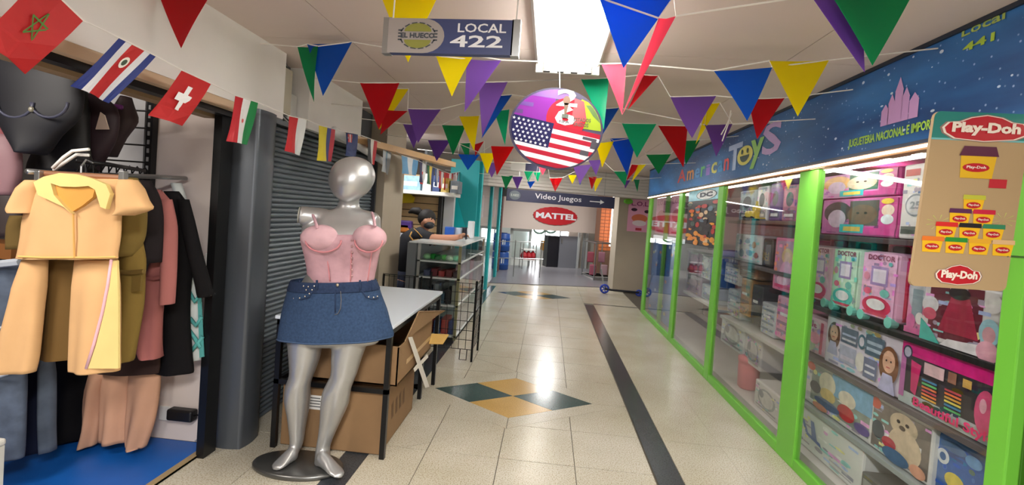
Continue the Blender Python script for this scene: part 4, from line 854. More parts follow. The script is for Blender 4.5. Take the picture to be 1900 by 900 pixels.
bunting('nearest pennant string, with the large blue pennant before the lamp',1.93,1.68,[
 ('r',(294,-12),(388,-6),(337,90)),('y',(702,-20),(818,-18),(758,117)),('b',(1112,-4),(1250,-6),(1157,126)),('k',(1222,34),(1254,30),(1154,214)),('p',(1505,-8),(1600,-10),(1605,134)),('g',(1540,-14),(1694,-12),(1618,122))])
bunting('second pennant string, with a yellow pennant before the blue shop sign',2.58,2.4,[
 ('b',(570,82),(653,78),(599,178)),('g',(552,87),(590,86),(584,190)),('y',(809,104),(878,103),(839,180)),('p',(866,110),(930,112),(862,208)),('k',(1116,119),(1162,118),(1154,214)),('b',(1325,132),(1433,125),(1385,225)),('y',(1428,113),(1538,112),(1480,216))])
bunting('third pennant string, with a red pennant above the mannequin head',3.15,3.0,[
 ('r',(668,154),(741,154),(702,240)),('p',(888,153),(942,152),(895,253)),('t',(1078,147),(1130,145),(1120,241)),('r',(1196,120),(1223,118),(1164,205)),('p',(1244,180),(1329,178),(1285,256)),('r',(1388,184),(1456,182),(1405,258))])
bunting('fourth pennant string, with purple and yellow pennants at its left end',3.55,3.35,[
 ('y',(716,164),(758,165),(702,241)),('r',(712,204),(756,206),(706,250)),('p',(757,202),(818,203),(776,266)),('b',(915,178),(950,176),(893,257)),('y',(1312,192),(1336,191),(1290,268)),('b',(1122,202),(1149,200),(1118,250)),('p',(1308,232),(1359,230),(1328,291))])
bunting('fifth pennant string, with green pennants close to the round sign',4.15,3.95,[
 ('p',(748,230),(784,232),(768,276)),('g',(820,232),(864,233),(840,288)),('y',(852,216),(889,215),(880,281)),('t',(917,206),(945,203),(937,270)),('t',(1154,229),(1218,230),(1182,293)),('r',(1221,233),(1276,234),(1268,311))])
bunting('sixth pennant string, with a red pennant touching the lower round sign edge',4.85,4.6,[
 ('p',(794,260),(836,260),(810,299)),('y',(890,284),(919,284),(904,323)),('r',(911,271),(954,272),(922,326)),('y',(1106,266),(1139,262),(1117,311)),('b',(1132,257),(1182,255),(1164,326)),('g',(1266,261),(1299,260),(1272,306)),('g',(1199,287),(1245,286),(1222,323))])
bunting('seventh pennant string with a red and yellow pair at its right end',6.0,5.9,[
 ('b',(850,286),(890,287),(868,316)),('g',(853,266),(872,265),(869,302)),('p',(900,303),(928,300),(912,330)),('r',(880,268),(898,262),(882,290)),('p',(1063,308),(1098,305),(1076,341)),('p',(1092,298),(1116,296),(1106,326)),('r',(1172,305),(1190,305),(1162,336)),('y',(1184,306),(1199,305),(1172,338)),('g',(1139,318),(1165,318),(1160,345))])
bunting('eighth pennant string, small pennants far back over the navy sign',7.7,7.6,[
 ('g',(930,326),(952,326),(938,352)),('p',(950,328),(970,328),(960,352)),('t',(972,318),(990,318),(980,338)),('b',(978,337),(993,336),(984,350)),('t',(990,320),(1003,320),(998,338)),('k',(998,306),(1016,306),(1007,325)),('r',(1020,331),(1044,330),(1030,356)),('y',(1054,325),(1070,325),(1062,342)),('b',(1068,318),(1086,318),(1076,344)),('r',(1092,328),(1108,328),(1098,352)),('y',(1102,331),(1118,330),(1104,356)),('p',(1156,335),(1170,334),(1160,350)),('g',(1176,333),(1187,333),(1183,356))])
g = G(); q = py(1352,228,3.35); g.tube([py(1356,205,3.2),py(1352,228,3.2),py(1340,262,3.2)],.004,STR,5); g.tube([py(1358,210,3.2),py(1346,236,3.2),py(1338,250,3.2)],.004,STR,5); o=build(g,'dangling_string'); tag(o,'loose white knotted cord hanging before the blue shop sign','cord')
# ---- national flags along the left wall
def wallpt(u,v,x=-1.60): return px(u,v,x)
fls = thing('flag_string','string of small national flags hung along the left wall','bunting',px(440,180,-1.6))
def flag(pts, bands, horizontal=False, extra=None, lb=None, x=-1.6):     # pts: TL,TR,BR,BL; bands: list of (fraction, colour)
    Q = [px(u,v,x) for u,v in pts]
    def at(s,t,l=0): return Q[3].lerp(Q[2],s).lerp(Q[0].lerp(Q[1],s),t)+V((.015*math.sin(s*5+t*2)*(1-t)+l,0,0))
    g = G(); p = 0
    for fr__,c in bands:
        e = p+fr__; m = M(c,.55,trans=.25)
        for j in range(4):
            for i in range(2):
                s0_,s1_ = p+fr__*i/2,p+fr__*(i+1)/2
                qd = [(s0_,j/4),(s1_,j/4),(s1_,(j+1)/4),(s0_,(j+1)/4)]
                if horizontal: qd = [(t,1-s) for s,t in qd]
                g.poly([at(s,t) for s,t in qd],m); g.poly([at(s,t,-.0015) for s,t in qd][::-1],m)
        p = e
    if extra:
        for ie,(pts_,c) in enumerate(extra): g.poly([at(s,t,.003+.0007*ie) for s,t in pts_],M(c,.55))
    o = build(g,'flag',fls); o['label'] = lb
cir = lambda cx,cy,r,q=1.,n=14: [(cx+r*math.cos(2*PI*k/n),cy+r*q*math.sin(2*PI*k/n)) for k in range(n)]
RD = (200,32,34)
st5 = []
for k in range(5):
    a1,a2 = PI/2+4*PI*k/5,PI/2+4*PI*(k+1)/5; p1,p2 = (.5+.2*math.cos(a1),.52+.22*math.sin(a1)),(.5+.2*math.cos(a2),.52+.22*math.sin(a2)); d = (p2[1]-p1[1],p1[0]-p2[0]); L = math.hypot(*d); d = (d[0]/L*.012,d[1]/L*.012)
    st5.append(([(p1[0]+d[0],p1[1]+d[1]),(p2[0]+d[0],p2[1]+d[1]),(p2[0]-d[0],p2[1]-d[1]),(p1[0]-d[0],p1[1]-d[1])],(70,120,40)))
flag([(72,-42),(155,38),(55,138),(-40,72)],[(1,RD)],extra=st5,lb='red flag with a green five-pointed star outline')
flag([(222,70),(290,104),(209,192),(131,160)],[(.17,(30,50,130)),(.16,(232,232,236)),(.34,RD),(.16,(232,232,236)),(.17,(30,50,130))],extra=[(cir(.5,.66,.1,1.1),(236,230,220)),(cir(.5,.66,.06,1.),(60,80,60))],lb='flag with blue, white and red bands and a round crest')
flag([(338,130),(392,155),(344,234),(275,214)],[(1,RD)],extra=[([(.42,.24),(.58,.24),(.58,.76),(.42,.76)],(240,240,240)),([(.24,.42),(.76,.42),(.76,.58),(.24,.58)],(240,240,240))],lb='red flag with a white cross')
flag([(437,177),(479,190),(463,269),(420,262)],[(.33,(196,36,48)),(.34,(236,236,236)),(.33,(24,130,70))],extra=[(cir(.48,.5,.06,.8),(206,80,80))],lb='flag with red, white and green upright bands')
flag([(537,215),(569,222),(560,289),(528,280)],[(.5,(206,40,50)),(.5,(236,236,236))],lb='flag half red and half white')
flag([(592,232),(622,240),(618,300),(588,298)],[(.5,(232,214,40)),(.25,(50,60,130)),(.25,(190,40,60))],lb='flag with yellow, blue and red bands')
flag([(642,246),(664,249),(663,292),(641,289)],[(1,(34,54,120))],extra=[([(.1,.6),(.5,.6),(.5,.95),(.1,.95)],(190,60,70)),([(.1,.75),(.5,.75),(.5,.82),(.1,.82)],(236,236,236)),([(.26,.6),(.34,.6),(.34,.95),(.26,.95)],(236,236,236)),(cir(.7,.4,.06),(230,230,236))],lb='navy flag with a red and white cross in its corner')
flag([(682,257),(700,262),(697,306),(681,303)],[(.33,(30,30,32)),(.34,(230,226,220)),(.33,(200,40,46))],lb='flag with black, white and red bands')
flag([(711,272),(727,276),(722,325),(708,318)],[(.4,(210,214,220)),(.2,(150,180,210)),(.4,(216,218,222))],lb='pale blue and white flag')
far = [((745,288),(776,298),(774,326),(746,322),[(.33,(110,170,214)),(.34,(230,234,238)),(.33,(110,170,214))],'light blue and white flag'),((778,296),(790,300),(788,340),(778,338),[(.5,(60,60,100)),(.5,(220,222,226))],'navy and white flag'),((780,318),(790,320),(787,343),(779,341),[(.5,(220,60,60)),(.5,(236,236,236))],'small red and white flag'),
 ((793,306),(806,311),(804,345),(792,341),[(.3,(40,110,70)),(.4,(220,200,80)),(.3,(60,80,140))],'green and yellow flag'),((807,312),(814,315),(813,347),(806,345),[(.5,(60,90,150)),(.5,(200,200,206))],'blue and grey flag'),((815,317),(823,320),(821,352),(814,349),[(.5,(206,46,50)),(.5,(230,220,220))],'red flag beside the blue and grey one'),((824,320),(834,322),(832,351),(823,353),[(1,(206,40,44))],'plain red flag'),((835,322),(842,322),(840,350),(834,351),[(.5,(236,236,236)),(.5,(206,60,60))],'white and red flag'),((843,321),(850,320),(848,346),(842,348),[(.3,(190,50,60)),(.4,(236,236,236)),(.3,(190,50,60))],'red, white, red flag'),((851,320),(858,318),(855,343),(850,346),[(.5,(180,180,190)),(.5,(170,60,70))],'grey and red flag')]
for a,b,c,d,bands,lb in far: flag([a,b,c,d],bands,lb=lb,x=-1.45)
pts = [px(u,v,-1.598) for u,v in ((72,-42),(155,38),(222,70),(290,104),(338,130),(392,155),(437,177),(479,190),(537,215),(569,222),(592,232),(622,240),(664,249),(700,262),(727,276))]
pts += [px(u,v,-1.448) for u,v in ((745,288),(776,298),(806,311),(834,322),(858,318))]
g = G(); g.tube(pts,.003,STR,5); build(g,'string',fls)
# ================================================================ TABLE AND CARTONS
TZ = .80
tb = thing('display_table','white topped table with a black metal frame beside the mannequin','table',(-1.2,3.4,0))
tx0,tx1,ty0,ty1 = -1.56,-.86,2.76,4.06
g = G(); g.bbox((tx0-.01,ty0-.01,TZ-.022),(tx1+.01,ty1+.01,TZ),M((234,242,252),.3),.004); build(g,'tabletop',tb)
for x,y in ((tx0,ty0),(tx1-.03,ty0),(tx0,ty1-.03),(tx1-.03,ty1-.03),(tx1-.06,3.70)):
    g = G(); g.box((x,y,0),(x+.03,y+.03,TZ-.022),BLKMET); build(g,'leg',tb)
for z in (.755,.40):
    for a,b in (((tx0,ty0),(tx1,ty0+.025)),((tx0,ty1-.025),(tx1,ty1)),((tx0,ty0),(tx0+.025,ty1)),((tx1-.025,ty0),(tx1,ty1))):
        if z == .40 and a == (tx1-.025,ty0): continue
        g = G(); g.box((a[0],a[1],z-.012),(b[0],b[1],z+.016),BLKMET); build(g,'crossbar',tb)
for k in range(3):
    g = G(); g.box((tx0,3.0+k*.4,.388),(tx1-.03,3.03+k*.4,.40),BLKMET); build(g,'support_bar',tb)
TAPE = M((196,160,110),.35)
lb_ = thing('cardboard_box','large brown cardboard box on the floor under the table','box',(-1.2,3.2,0))
g = G(); g.bbox((-1.52,2.80,.005),(-.90,3.50,.375),CARD,.006); build(g,'body',lb_)
g = G(); g.box((-1.23,2.798,.33),(-1.20,2.80,.375),TAPE); g.box((-1.24,2.80,.375),(-1.19,3.5,.377),TAPE); build(g,'tape',lb_)
g = G(); lx = py(586,734,2.8).x-.055; g.box((lx,2.7975,.24),(lx+.11,2.8,.325),WHITE); 
for k in range(4): g.box((lx+.01,2.797,.255+k*.017),(lx+.095-.01*(k%2),2.7975,.261+k*.017),M((90,90,90),.6))
build(g,'paper_label',lb_)
g = G(); f = Fr((-.899,2.95,.1),(0,.4,0),(0,0,.2)); 
for k in range(4): f.poly(g,[(.1+.2*k,.2),(.2+.2*k,.25),(.16+.2*k,.8),(.06+.2*k,.7)],M((104,74,46),.7),.001)
build(g,'carton_print',lb_)
ub = thing('cardboard_box','upper open cardboard box on the table bars with a raised flap','box',(-1.2,3.2,.42))
UB0,UB1 = (-1.50,2.82,.42),(-.83,3.66,.655)
g = G(); x0,y0,z0 = UB0; x1,y1,z1 = UB1; T = .008
g.box((x0,y0,z0),(x1,y1,z0+T),CARD); build(g,'bottom',ub)
for a,b in (((x0,y0,z0),(x1,y0+T,z1)),((x0,y1-T,z0),(x1,y1,z1)),((x0,y0,z0),(x0+T,y1,z1)),((x1-T,y0,z0),(x1,y1,z1))):
    g = G(); g.box(a,b,CARD); build(g,'side',ub)
# raised flap leaning out at the right, and a torn one
g = G(); p = [V((x1,2.95,z1)),V((x1,3.62,z1)),py(826,577,3.78),py(778,579,3.2)]; g.prism(p,(-.006,0,.006),CARD); build(g,'flap',ub)
g = G(); p = [V((x1,3.60,.47)),V((-.74,3.68,.455)),V((-.72,3.80,.50)),V((x1,3.66,.53))]; g.prism(p,(0,0,.006),M((196,156,84),.8)); build(g,'flap',ub)
g = G(); p = [V((x0,y0,z1)),V((x1,y0,z1)),V((x1,y0+.1,z1-.08)),V((x0,y0+.1,z1-.06))]; g.prism(p,(0,0,.006),CARD); build(g,'flap',ub)
g = G(); g.box((-.829,3.0,.50),(-.828,3.62,.53),TAPE); build(g,'tape',ub)
a,b,c = V((-.80,3.28,.70)),V((-.70,3.5,.36)),V((-.75,3.62,.12))
strap = thing('white_strap','loose white packing strap hanging from the open cardboard box','strap',(-.75,3.4,.1))
g = G(); g.prism([px(757,626,-.822),px(764,625,-.822),px(779,668,-.815),px(796,718,-.80),px(789,720,-.80),px(772,670,-.815)],(.003,.003,0),M((228,222,214),.5)); build(g,'band',strap)
g = G(); g.prism([px(769,690,-.812),px(767,684,-.812),px(792,657,-.812),px(794,663,-.812)],(.003,.003,0),M((228,222,214),.5)); build(g,'cross_band',strap)
# ================================================================ MANNEQUIN
SIL = M((184,184,184),.36,.7,var=.05,scale=6)
MY = 2.6
mann = thing('mannequin','silver armless mannequin with an egg head on a round metal base','mannequin',(-1.28,2.58,0))
def ring_px(v,uc,hw,dep,yo=0,n=24,Yp=MY,fl=0,sup=.0):
    c = py(uc,v,Yp); r = py(uc+hw,v,Yp); ax = r-c
    out = []
    for k in range(n):
        a = 2*PI*k/n; ca,sa = math.cos(a),math.sin(a)
        ca2 = math.copysign(abs(ca)**(1-sup),ca); sa2 = math.copysign(abs(sa)**(1-sup),sa)
        out.append(c+ax*ca2+V((0,yo+dep*sa2,0)))
    return out
def interp(rows,m):
    out = []
    for i in range(len(rows)-1):
        for k in range(m):
            t = k/m; p0,p1,p2,p3 = rows[max(0,i-1)],rows[i],rows[i+1],rows[min(len(rows)-1,i+2)]
            out.append([.5*(2*b+(c-a)*t+(2*a-5*b+4*c-d)*t*t+(-a+3*b-3*c+d)*t**3) for a,b,c,d in zip(p0,p1,p2,p3)])
    return out+[list(rows[-1])]
body = G()
head = [(291,657,6,.02,0),(295,657,19,.06,0),(303,656,31,.092,0),(316,655,38,.112,0),(330,654,41,.118,-.005),(344,653,38,.112,-.012),(357,652,31,.092,-.02),(366,651,22,.07,-.028),(373,650,11,.04,-.035),(376,650,4,.02,-.035)]
body.loft([ring_px(*r[:3],r[3],r[4]) for r in interp(head,2)],SIL)
torso = [(355,648,17,.05,.02),(372,645,18,.055,.02),(386,643,21,.06,.02),(391,640,40,.068,.02),(395,637,58,.075,.02),(401,636,66,.085,.017),(410,635,70,.095,.01),(418,634,72,.105,.0),(430,635,73,.115,-.01),(448,636,71,.125,-.015),(468,635,67,.118,-.01),(490,634,62,.105,0),(506,633,62,.105,0),(522,627,67,.112,.005),(540,623,74,.12,.01),(565,621,82,.13,.01),(595,620,86,.132,.01),(615,619,87,.128,.01),(632,620,84,.115,.01),(640,620,76,.09,.01)]
body.loft([ring_px(*r[:3],r[3],r[4]) for r in interp(torso,2)],SIL)
legL = [(610,578,40,.10,.0),(629,568,32,.095,.0),(667,565,26,.085,0),(695,560,21,.072,0),(713,554,21,.072,-.005),(741,550,22,.075,.01),(769,549,18,.065,.02),(797,548,14,.052,.02),(825,547,11.5,.042,.02),(838,542,12,.045,.01),(850,536,13,.05,-.01)]
legR = [(610,648,38,.10,.0),(629,650,33,.095,.0),(667,643,26.5,.085,0),(695,638,23,.075,0),(722,626,24.5,.075,-.005),(750,620,25,.075,.01),(778,612,20,.065,.02),(806,604,15,.052,.02),(830,597,12.5,.042,.02),(845,597,13,.045,.01),(858,600,14,.05,-.01)]
for lg in (legL,legR): body.loft([ring_px(*r[:3],r[3],r[4]) for r in interp(lg,2)],SIL)
BZ = .032
def foot(h,t):     # heel and toe pixels on the base
    a,b = pz(*h,BZ),pz(*t,BZ); d = (b-a); L = d.length; d.normalize(); s = V((-d.y,d.x,0)); rings = []
    for f,wd,hh in ((-.04,.3,.3),(.02,.8,.9),(.2,1.,1.0),(.4,1.02,.85),(.6,1.15,.6),(.78,1.2,.42),(.92,.95,.3),(1.0,.4,.18)):
        c = a+d*L*f; wv,hv = .036*wd,.085*hh; rings.append([c+s*wv*math.cos(2*PI*k/12)+V((0,0,hv*.5+hv*.5*math.sin(2*PI*k/12))) for k in range(12)])
    body.loft(rings,SIL)
foot((548,853),(507,874)); foot((592,863),(634,888))
# shoulder stubs
sA,sB = py(604,405,MY),py(556,399,MY-.05); body.tube([sA,sA.lerp(sB,.5),sB],[.055,.052,.05],SIL,16)
sC,sD = py(675,408,MY),py(702,409,MY-.02); body.tube([sC,sC.lerp(sD,.6),sD],[.045,.04,.028],SIL,14)
mo = build(body,'body',mann,True)
rm = mo.modifiers.new('remesh','REMESH'); rm.mode = 'VOXEL'; rm.voxel_size = .009; rm.use_smooth_shade = True
sm = mo.modifiers.new('smooth','SMOOTH'); sm.factor = .5; sm.iterations = 6
g = G(); dd = (sB-sA).normalized(); s1,s2 = dd.orthogonal().normalized(),None; s2 = dd.cross(s1)
g.prism([sB+(s1*math.cos(2*PI*k/20)+s2*math.sin(2*PI*k/20))*.044 for k in range(20)],dd*.006,M((150,148,136),.5)); asock = build(g,'arm_socket',mann)
g = G(); q = sB+dd*.0062; zz = V((0,0,1)); hh = dd.cross(zz).normalized(); g.prism([q+hh*x+zz*y for x,y in ((-.006,-.012),(.006,-.012),(.004,.002),(.01,.008),(.006,.016),(-.006,.016),(-.01,.008),(-.004,.002))],dd*.002,BLACK); build(g,'keyhole',asock)
c = pz(553,867,0); g = G(); EL = lambda r,z,n=40: [V((c.x+.255*r*math.cos(2*PI*k/n),c.y+.145*r*math.sin(2*PI*k/n),z)) for k in range(n)]
g.loft([EL(.97,0),EL(1,.008),EL(1,.018),EL(.97,.026),EL(.9,.03),EL(.0,BZ)],M((112,112,110),.32,.8)); build(g,'base_plate',mann,True)
# ---- corset top
PINK = M((188,148,156),.8,var=.16,scale=14,bump=.3,spec=.25)
cor = thing('corset','pink satin corset top with thin straps worn by the mannequin','top',py(634,525,MY))
rows = [(434,637,76,.12,-.012),(446,637,75,.133,-.015),(460,636,71,.13,-.012),(478,635,67,.118,-.006),(498,634,63.5,.112,0),(512,633,61.5,.113,0),(524,632,61,.115,0)]
rr = [ring_px(*r[:3],r[3],r[4],n=48) for r in interp(rows,3)]
g = G(); g.loft(rr,PINK,False)
build(g,'bodice',cor,True).modifiers.new('solid','SOLIDIFY').thickness = .006
def cup(uc,vc,du,dv,dep,yo):
    c = py(uc,vc,MY-yo); sx = (py(uc+du,vc,MY-yo)-c).length; szz = (py(uc,vc+dv,MY-yo)-c).length
    g = G(); g.ell(c,sx,dep,szz,M((198,160,167),.8,var=.12,scale=14,bump=.3,spec=.25),24,14); return build(g,'cup',cor,True)
cup(598,442,39,25,.07,.10); cup(686,441,31,24,.07,.095)
for uc,vc,du in ((600,462,33),(684,462,26)):      # underwire piping
    g = G(); g.tube([py(uc+du*math.cos(t),vc-16+22*math.sin(t),MY-.15-.02*math.sin(t)) for t in [PI*k/12 for k in range(13)]],.005,M((190,120,126),.7),6); build(g,'seam',cor,True)
fy = lambda v: MY-.128+(v-450)*.0002
for us in ((652,650),(606,612),(690,682),(585,592)):
    g = G(); g.tube([py(us[0]+(us[1]-us[0])*t,466+56*t,MY-.128*math.sqrt(max(.05,1-((us[0]-636)/66)**2))-.004) for t in [k/6 for k in range(7)]],.0035,M((196,126,132),.7),5); build(g,'seam',cor,True)
for k in range(7):
    q = py(653,446+k*11,MY-.139); g = G(); g.ell(q,.006,.005,.006,M((190,150,150),.3,.6),8,6); build(g,'hook',cor,True)
g = G(); g.tube([py(583,412,MY+.11),py(579,397,MY+.05),py(578,394,MY-.0),py(580,398,MY-.06),py(583,405,MY-.095),py(586,414,MY-.115),py(589,424,MY-.15)],.008,PINK,6); g2 = build(g,'strap',cor,True)
g = G(); g.tube([py(690,410,MY+.1),py(690,398,MY+.05),py(690,395,MY-.0),py(692,400,MY-.06),py(694,408,MY-.1),py(696,420,MY-.14)],.008,PINK,6); build(g,'strap',cor,True)
g = G(); g.tube([q+V((0,0,0)) for q in [p.lerp(py(632,524,MY),-.01) for p in rr[-1]]],.005,M((200,132,138),.7),6,True); build(g,'hem',cor,True)
# ---- denim skirt
DEN = M((52,72,102),.9,var=.22,scale=80,bump=.2,spec=.2); DEN2 = M((44,58,86),.9,var=.2,scale=80,bump=.2,spec=.2)
sk = thing('denim_skirt','short blue denim skirt with studded pockets on the mannequin','skirt',py(620,627,MY))
rows = [(522,618,77,.128,.005),(534,618,83,.138,.01),(550,618,88,.148,.01),(575,619,96,.155,.01),(600,620,101,.16,.01),(620,621,105,.162,.01),(627,620,104,.162,.01)]
def skirt_ring(r):
    out = ring_px(*r[:3],r[3],r[4],n=64); a = max(0,(r[0]-545)/90)
    c = sum(out,V())/64
    return [c+(p-c)*(1+a*.03*math.sin(7*2*PI*k/64+1)) for k,p in enumerate(out)]
rr = [skirt_ring(r) for r in interp(rows,4)]
g = G(); g.loft(rr,DEN,False); build(g,'skirt_body',sk,True).modifiers.new('solid','SOLIDIFY').thickness = .006
wb = [ring_px(*r[:3],r[3],r[4],n=48) for r in ((519,618,77.5,.132,.005),(521,618,79,.134,.005),(536,618,85,.142,.008),(538,618,84.5,.141,.008))]
g = G(); g.loft(wb,DEN2,False); wbo = build(g,'waistband',sk,True); wbo.modifiers.new('solid','SOLIDIFY').thickness = .006
front = lambda u,v,e=.006: py(u,v,MY+.008-e-(.136+.022*min(1,(v-520)/70.))*math.sqrt(max(.02,1-((u-619)/(78+27*min(1,(v-520)/100.)))**2)))
for u in (556,588,668,690):
    g = G(); g.tube([front(u,520,.01),front(u,528,.013),front(u,538,.01)],.006,DEN2,6); build(g,'belt_loop',wbo,True)
g = G(); g.tube([front(632,540),front(633,556),front(632,572),front(627,582),front(621,584)],.0018,M((104,100,96),.8),5); build(g,'fly_stitch',sk,True)
g = G(); g.tube([front(622,538,.008),front(622,580,.008)],.004,DEN2,6); build(g,'fly_seam',sk,True)
g = G(); q = front(626,529,.016); g.ell(q,.009,.005,.009,M((170,160,140),.3,.8),10,6); build(g,'button',wbo,True)
g = G(); q = [front(u,v,.024) for u,v in ((532,556),(545,557),(560,556),(574,551),(580,540))]; g.tube(q,.0035,DEN2,5); build(g,'pocket_seam',sk,True)
g = G(); q = [front(u,v,.008) for u,v in ((672,540),(680,552),(690,555),(702,553))]; g.tube(q,.0035,DEN2,5); build(g,'pocket_seam',sk,True)
for u,v in ((535,553),(545,554),(556,553),(566,550),(574,545),(563,531),(572,532),(583,531),(568,538),(579,538),(547,532),(684,551),(693,552),(700,550)):
    g = G(); g.ell(front(u,v,.012 if u > 600 else .03),.0048,.004,.0048,M((205,200,190),.25,.8),8,5); build(g,'stud',sk,True)
g = G(); g.tube([p for p in [skirt_ring((625,620,104.6,.163,.01))[k] for k in range(64)]],.0035,M((64,86,118),.9),5,True); build(g,'hem',sk,True)
# ================================================================ CLOTHES SHOP
def garment(name,parent,rows,Y,dep,mat,folds=5,amp=.12,yo=0,n=36,smooth=True,ph=0.,lean=0.):
    rr = []
    R = interp(rows,3); v0,v1 = rows[0][0],rows[-1][0]
    for v,uL,uR in R:
        t = (v-v0)/max(1,(v1-v0)); a,b = py(uL,v,Y+lean*t),py(uR,v,Y+lean*t); c = (a+b)/2; ax = (b-a)/2; ring = []
        for k in range(n):
            q = 2*PI*k/n; f = 1+amp*min(1,t*1.6)*math.sin(folds*q+ph+1.5*t)
            ring.append(c+ax*math.cos(q)*(1+.15*(f-1))+V((0,yo+dep*math.sin(q)*f*(.5+.5*min(1,t*3+.3)),0)))
        rr.append(ring)
    g = G(); g.loft(rr,mat); return build(g,name,parent,smooth)
def cloth(rgb,var=.06,sc_=6,bump=.1): return M(rgb,.85,var=var,scale=sc_,bump=bump,spec=.2)
YEL,YEL2 = cloth((212,168,118)),cloth((222,198,128))
yo_ = thing('yellow_outfit','pale yellow collared crop top with matching flared trousers on the front of the rack','outfit',py(130,690,1.9))
garment('top',yo_,[(333,70,246),(345,62,244),(370,58,228),(400,47,222),(440,42,220),(470,36,216),(480,33,216)],1.9,.06,YEL,6,.15)
garment('sleeve',yo_,[(335,52,78),(350,40,76),(372,28,72),(388,21,68),(396,26,66)],1.88,.05,YEL,3,.1)
garment('sleeve',yo_,[(334,222,252),(350,222,262),(372,219,272),(388,219,279),(400,221,240)],1.88,.05,YEL,3,.1)
g = G(); ci = [py(u,v,1.83) for u,v in ((92,338),(112,345),(140,346),(164,343),(176,350),(172,366),(152,382),(135,392),(118,378),(102,360))]; g.prism(ci,(0,.015,0),cloth((206,150,74))); build(g,'neck_opening',yo_)
g = G(); lap = [py(u,v,1.815) for u,v in ((62,338),(80,328),(110,321),(140,323),(170,331),(196,342),(204,360),(196,388),(186,384),(176,352),(164,345),(140,347),(112,346),(94,340),(100,362),(116,380),(132,396),(118,384),(88,370),(70,362))]; g.prism(lap,(0,.018,0),YEL2); build(g,'collar',yo_)
g = G(); g.tube([py(136,397,1.835),py(137,440,1.832),py(138,478,1.835)],.004,cloth((214,166,96)),5); build(g,'placket',yo_)
g = G(); g.tube([py(u,v,1.838) for u,v in ((34,476),(80,478),(130,478),(180,478),(216,477))],.005,cloth((222,176,104)),5); build(g,'hem',yo_)
garment('trouser_leg',yo_,[(482,44,86),(520,34,82),(560,26,78),(610,14,74),(660,4,70),(690,0,64)],1.93,.05,YEL,3,.3,ph=1)
garment('trouser_leg',yo_,[(482,140,218),(530,138,219),(580,136,219),(640,133,219),(675,131,220),(688,131,219)],1.93,.05,YEL,4,.25)
g = G(); g.tube([py(u,v,1.872) for u,v in ((207,482),(200,530),(190,580),(174,640),(160,684))],.006,cloth((226,180,190)),6); build(g,'piping',yo_,True)
g = G(); pts = [py(u,v,1.873) for u,v in ((209,484),(217,484),(219,560),(219,640),(219,684),(163,684),(178,640),(193,580),(203,530))]; g.prism(pts,(0,.01,0),YEL2); build(g,'side_panel',yo_)
hg = thing('clip_hanger','wooden clip hanger with metal clips holding the yellow outfit','hanger',py(150,330,1.9))
g = G(); a,b = py(75,322,1.9),py(232,331,1.9); g.tube([a,b],.014,M((140,94,62),.5,var=.1,scale=8),8); hbar = build(g,'bar',hg)
for u in (72,228):
    g = G(); q = py(u,326,1.88); g.bbox(q+V((-.012,-.01,-.025)),q+V((.012,.015,.02)),STEEL,.003); build(g,'clip',hbar)
g = G(); q = py(150,322,1.9); g.tube([q,q+V((0,0,.03)),q+V((.0,.02,.06)),q+V((0,.05,.05))],.004,STEEL,6); build(g,'hook',hg)
# rail and rack
rk = thing('clothes_rail','black and chrome clothes rail running back from the yellow outfit','clothes rail',py(200,330,2.2))
g = G(); g.tube([py(50,318,1.86),py(110,322,2.0),py(290,328,2.45),py(345,331,2.66)],.012,STEEL,8); build(g,'rail',rk,True)
g = G(); g.tube([py(140,298,1.98),py(200,305,2.1),py(270,317,2.6)],.01,BLKMET,8); build(g,'upper_rail',rk,True)
RB = py(278,320,2.68)
g = G(); g.box((RB.x-.02,2.66,.5),(RB.x+.02,2.70,2.0),BLKMET); build(g,'slotted_upright',rk)
for k in range(20):
    g = G(); g.box((RB.x-.006,2.655,1.0+k*.05),(RB.x+.006,2.66,1.025+k*.05),M((150,150,150),.5)); build(g,'slot',rk)
for k in range(9):
    t = k/8; u = 150+t*115; q = py(u,306+9*t,2.05+.5*t); hgr = thing('wire_hanger',['%s dark hanger hook on the upper rail' % w for w in ('first','second','third','fourth','fifth','sixth','seventh','eighth','ninth')][k]+', counted from the front','hanger',q,'dark hangers on the upper rail')
    g = G(); g.tube([q+V((-.03,0,-.05)),q+V((-.012,0,-.02)),q,q+V((.012,.0,.015)),q+V((.024,0,0)),q+V((.03,0,-.05))],.0035,BLKMET,5); build(g,'hook',hgr)
for k,(pts_,lb) in enumerate(((((98,312),(118,292),(135,280),(165,277)),'longer white hanger lying above the yellow outfit'),(((100,316),(125,298),(142,287),(165,288)),'lower white hanger lying above the yellow outfit'))):
    g = G(); g.tube([py(u,v,1.9+.03*k) for u,v in pts_],.007,WHITE,6); tag(build(g,'plastic_hanger',smooth=True),lb,'hanger','white hangers above the yellow outfit')
def cl1(name,lb,cat,rows,Y,dep,col,folds=4,amp=.15,**k):
    t = thing(name,lb,cat,py((rows[-1][1]+rows[-1][2])/2,rows[-1][0],Y),'garments on the rack'); garment('cloth',t,rows,Y,dep,cloth(col),folds,amp,**k); return t
t = cl1('olive_skirt','long brown olive skirt behind the yellow trousers','skirt',[(470,74,150),(520,78,150),(600,76,148),(660,76,140),(666,78,138)],2.02,.04,(104,78,40))
t = cl1('olive_jumpsuit','olive green belted jumpsuit just behind the yellow outfit','jumpsuit',[(330,228,252),(350,226,262),(385,220,268),(420,218,268),(445,216,264),(475,217,250)],2.12,.05,(118,98,50))
garment('cloth',t,[(440,218,262),(480,217,268),(510,217,266),(560,218,264),(610,219,256),(655,220,248),(670,220,244)],2.14,.045,cloth((122,100,48)),4,.2)
g = G(); g.tube([py(u,v,2.085) for u,v in ((217,504),(240,506),(267,504))],.012,cloth((104,84,42)),6); build(g,'belt',t)
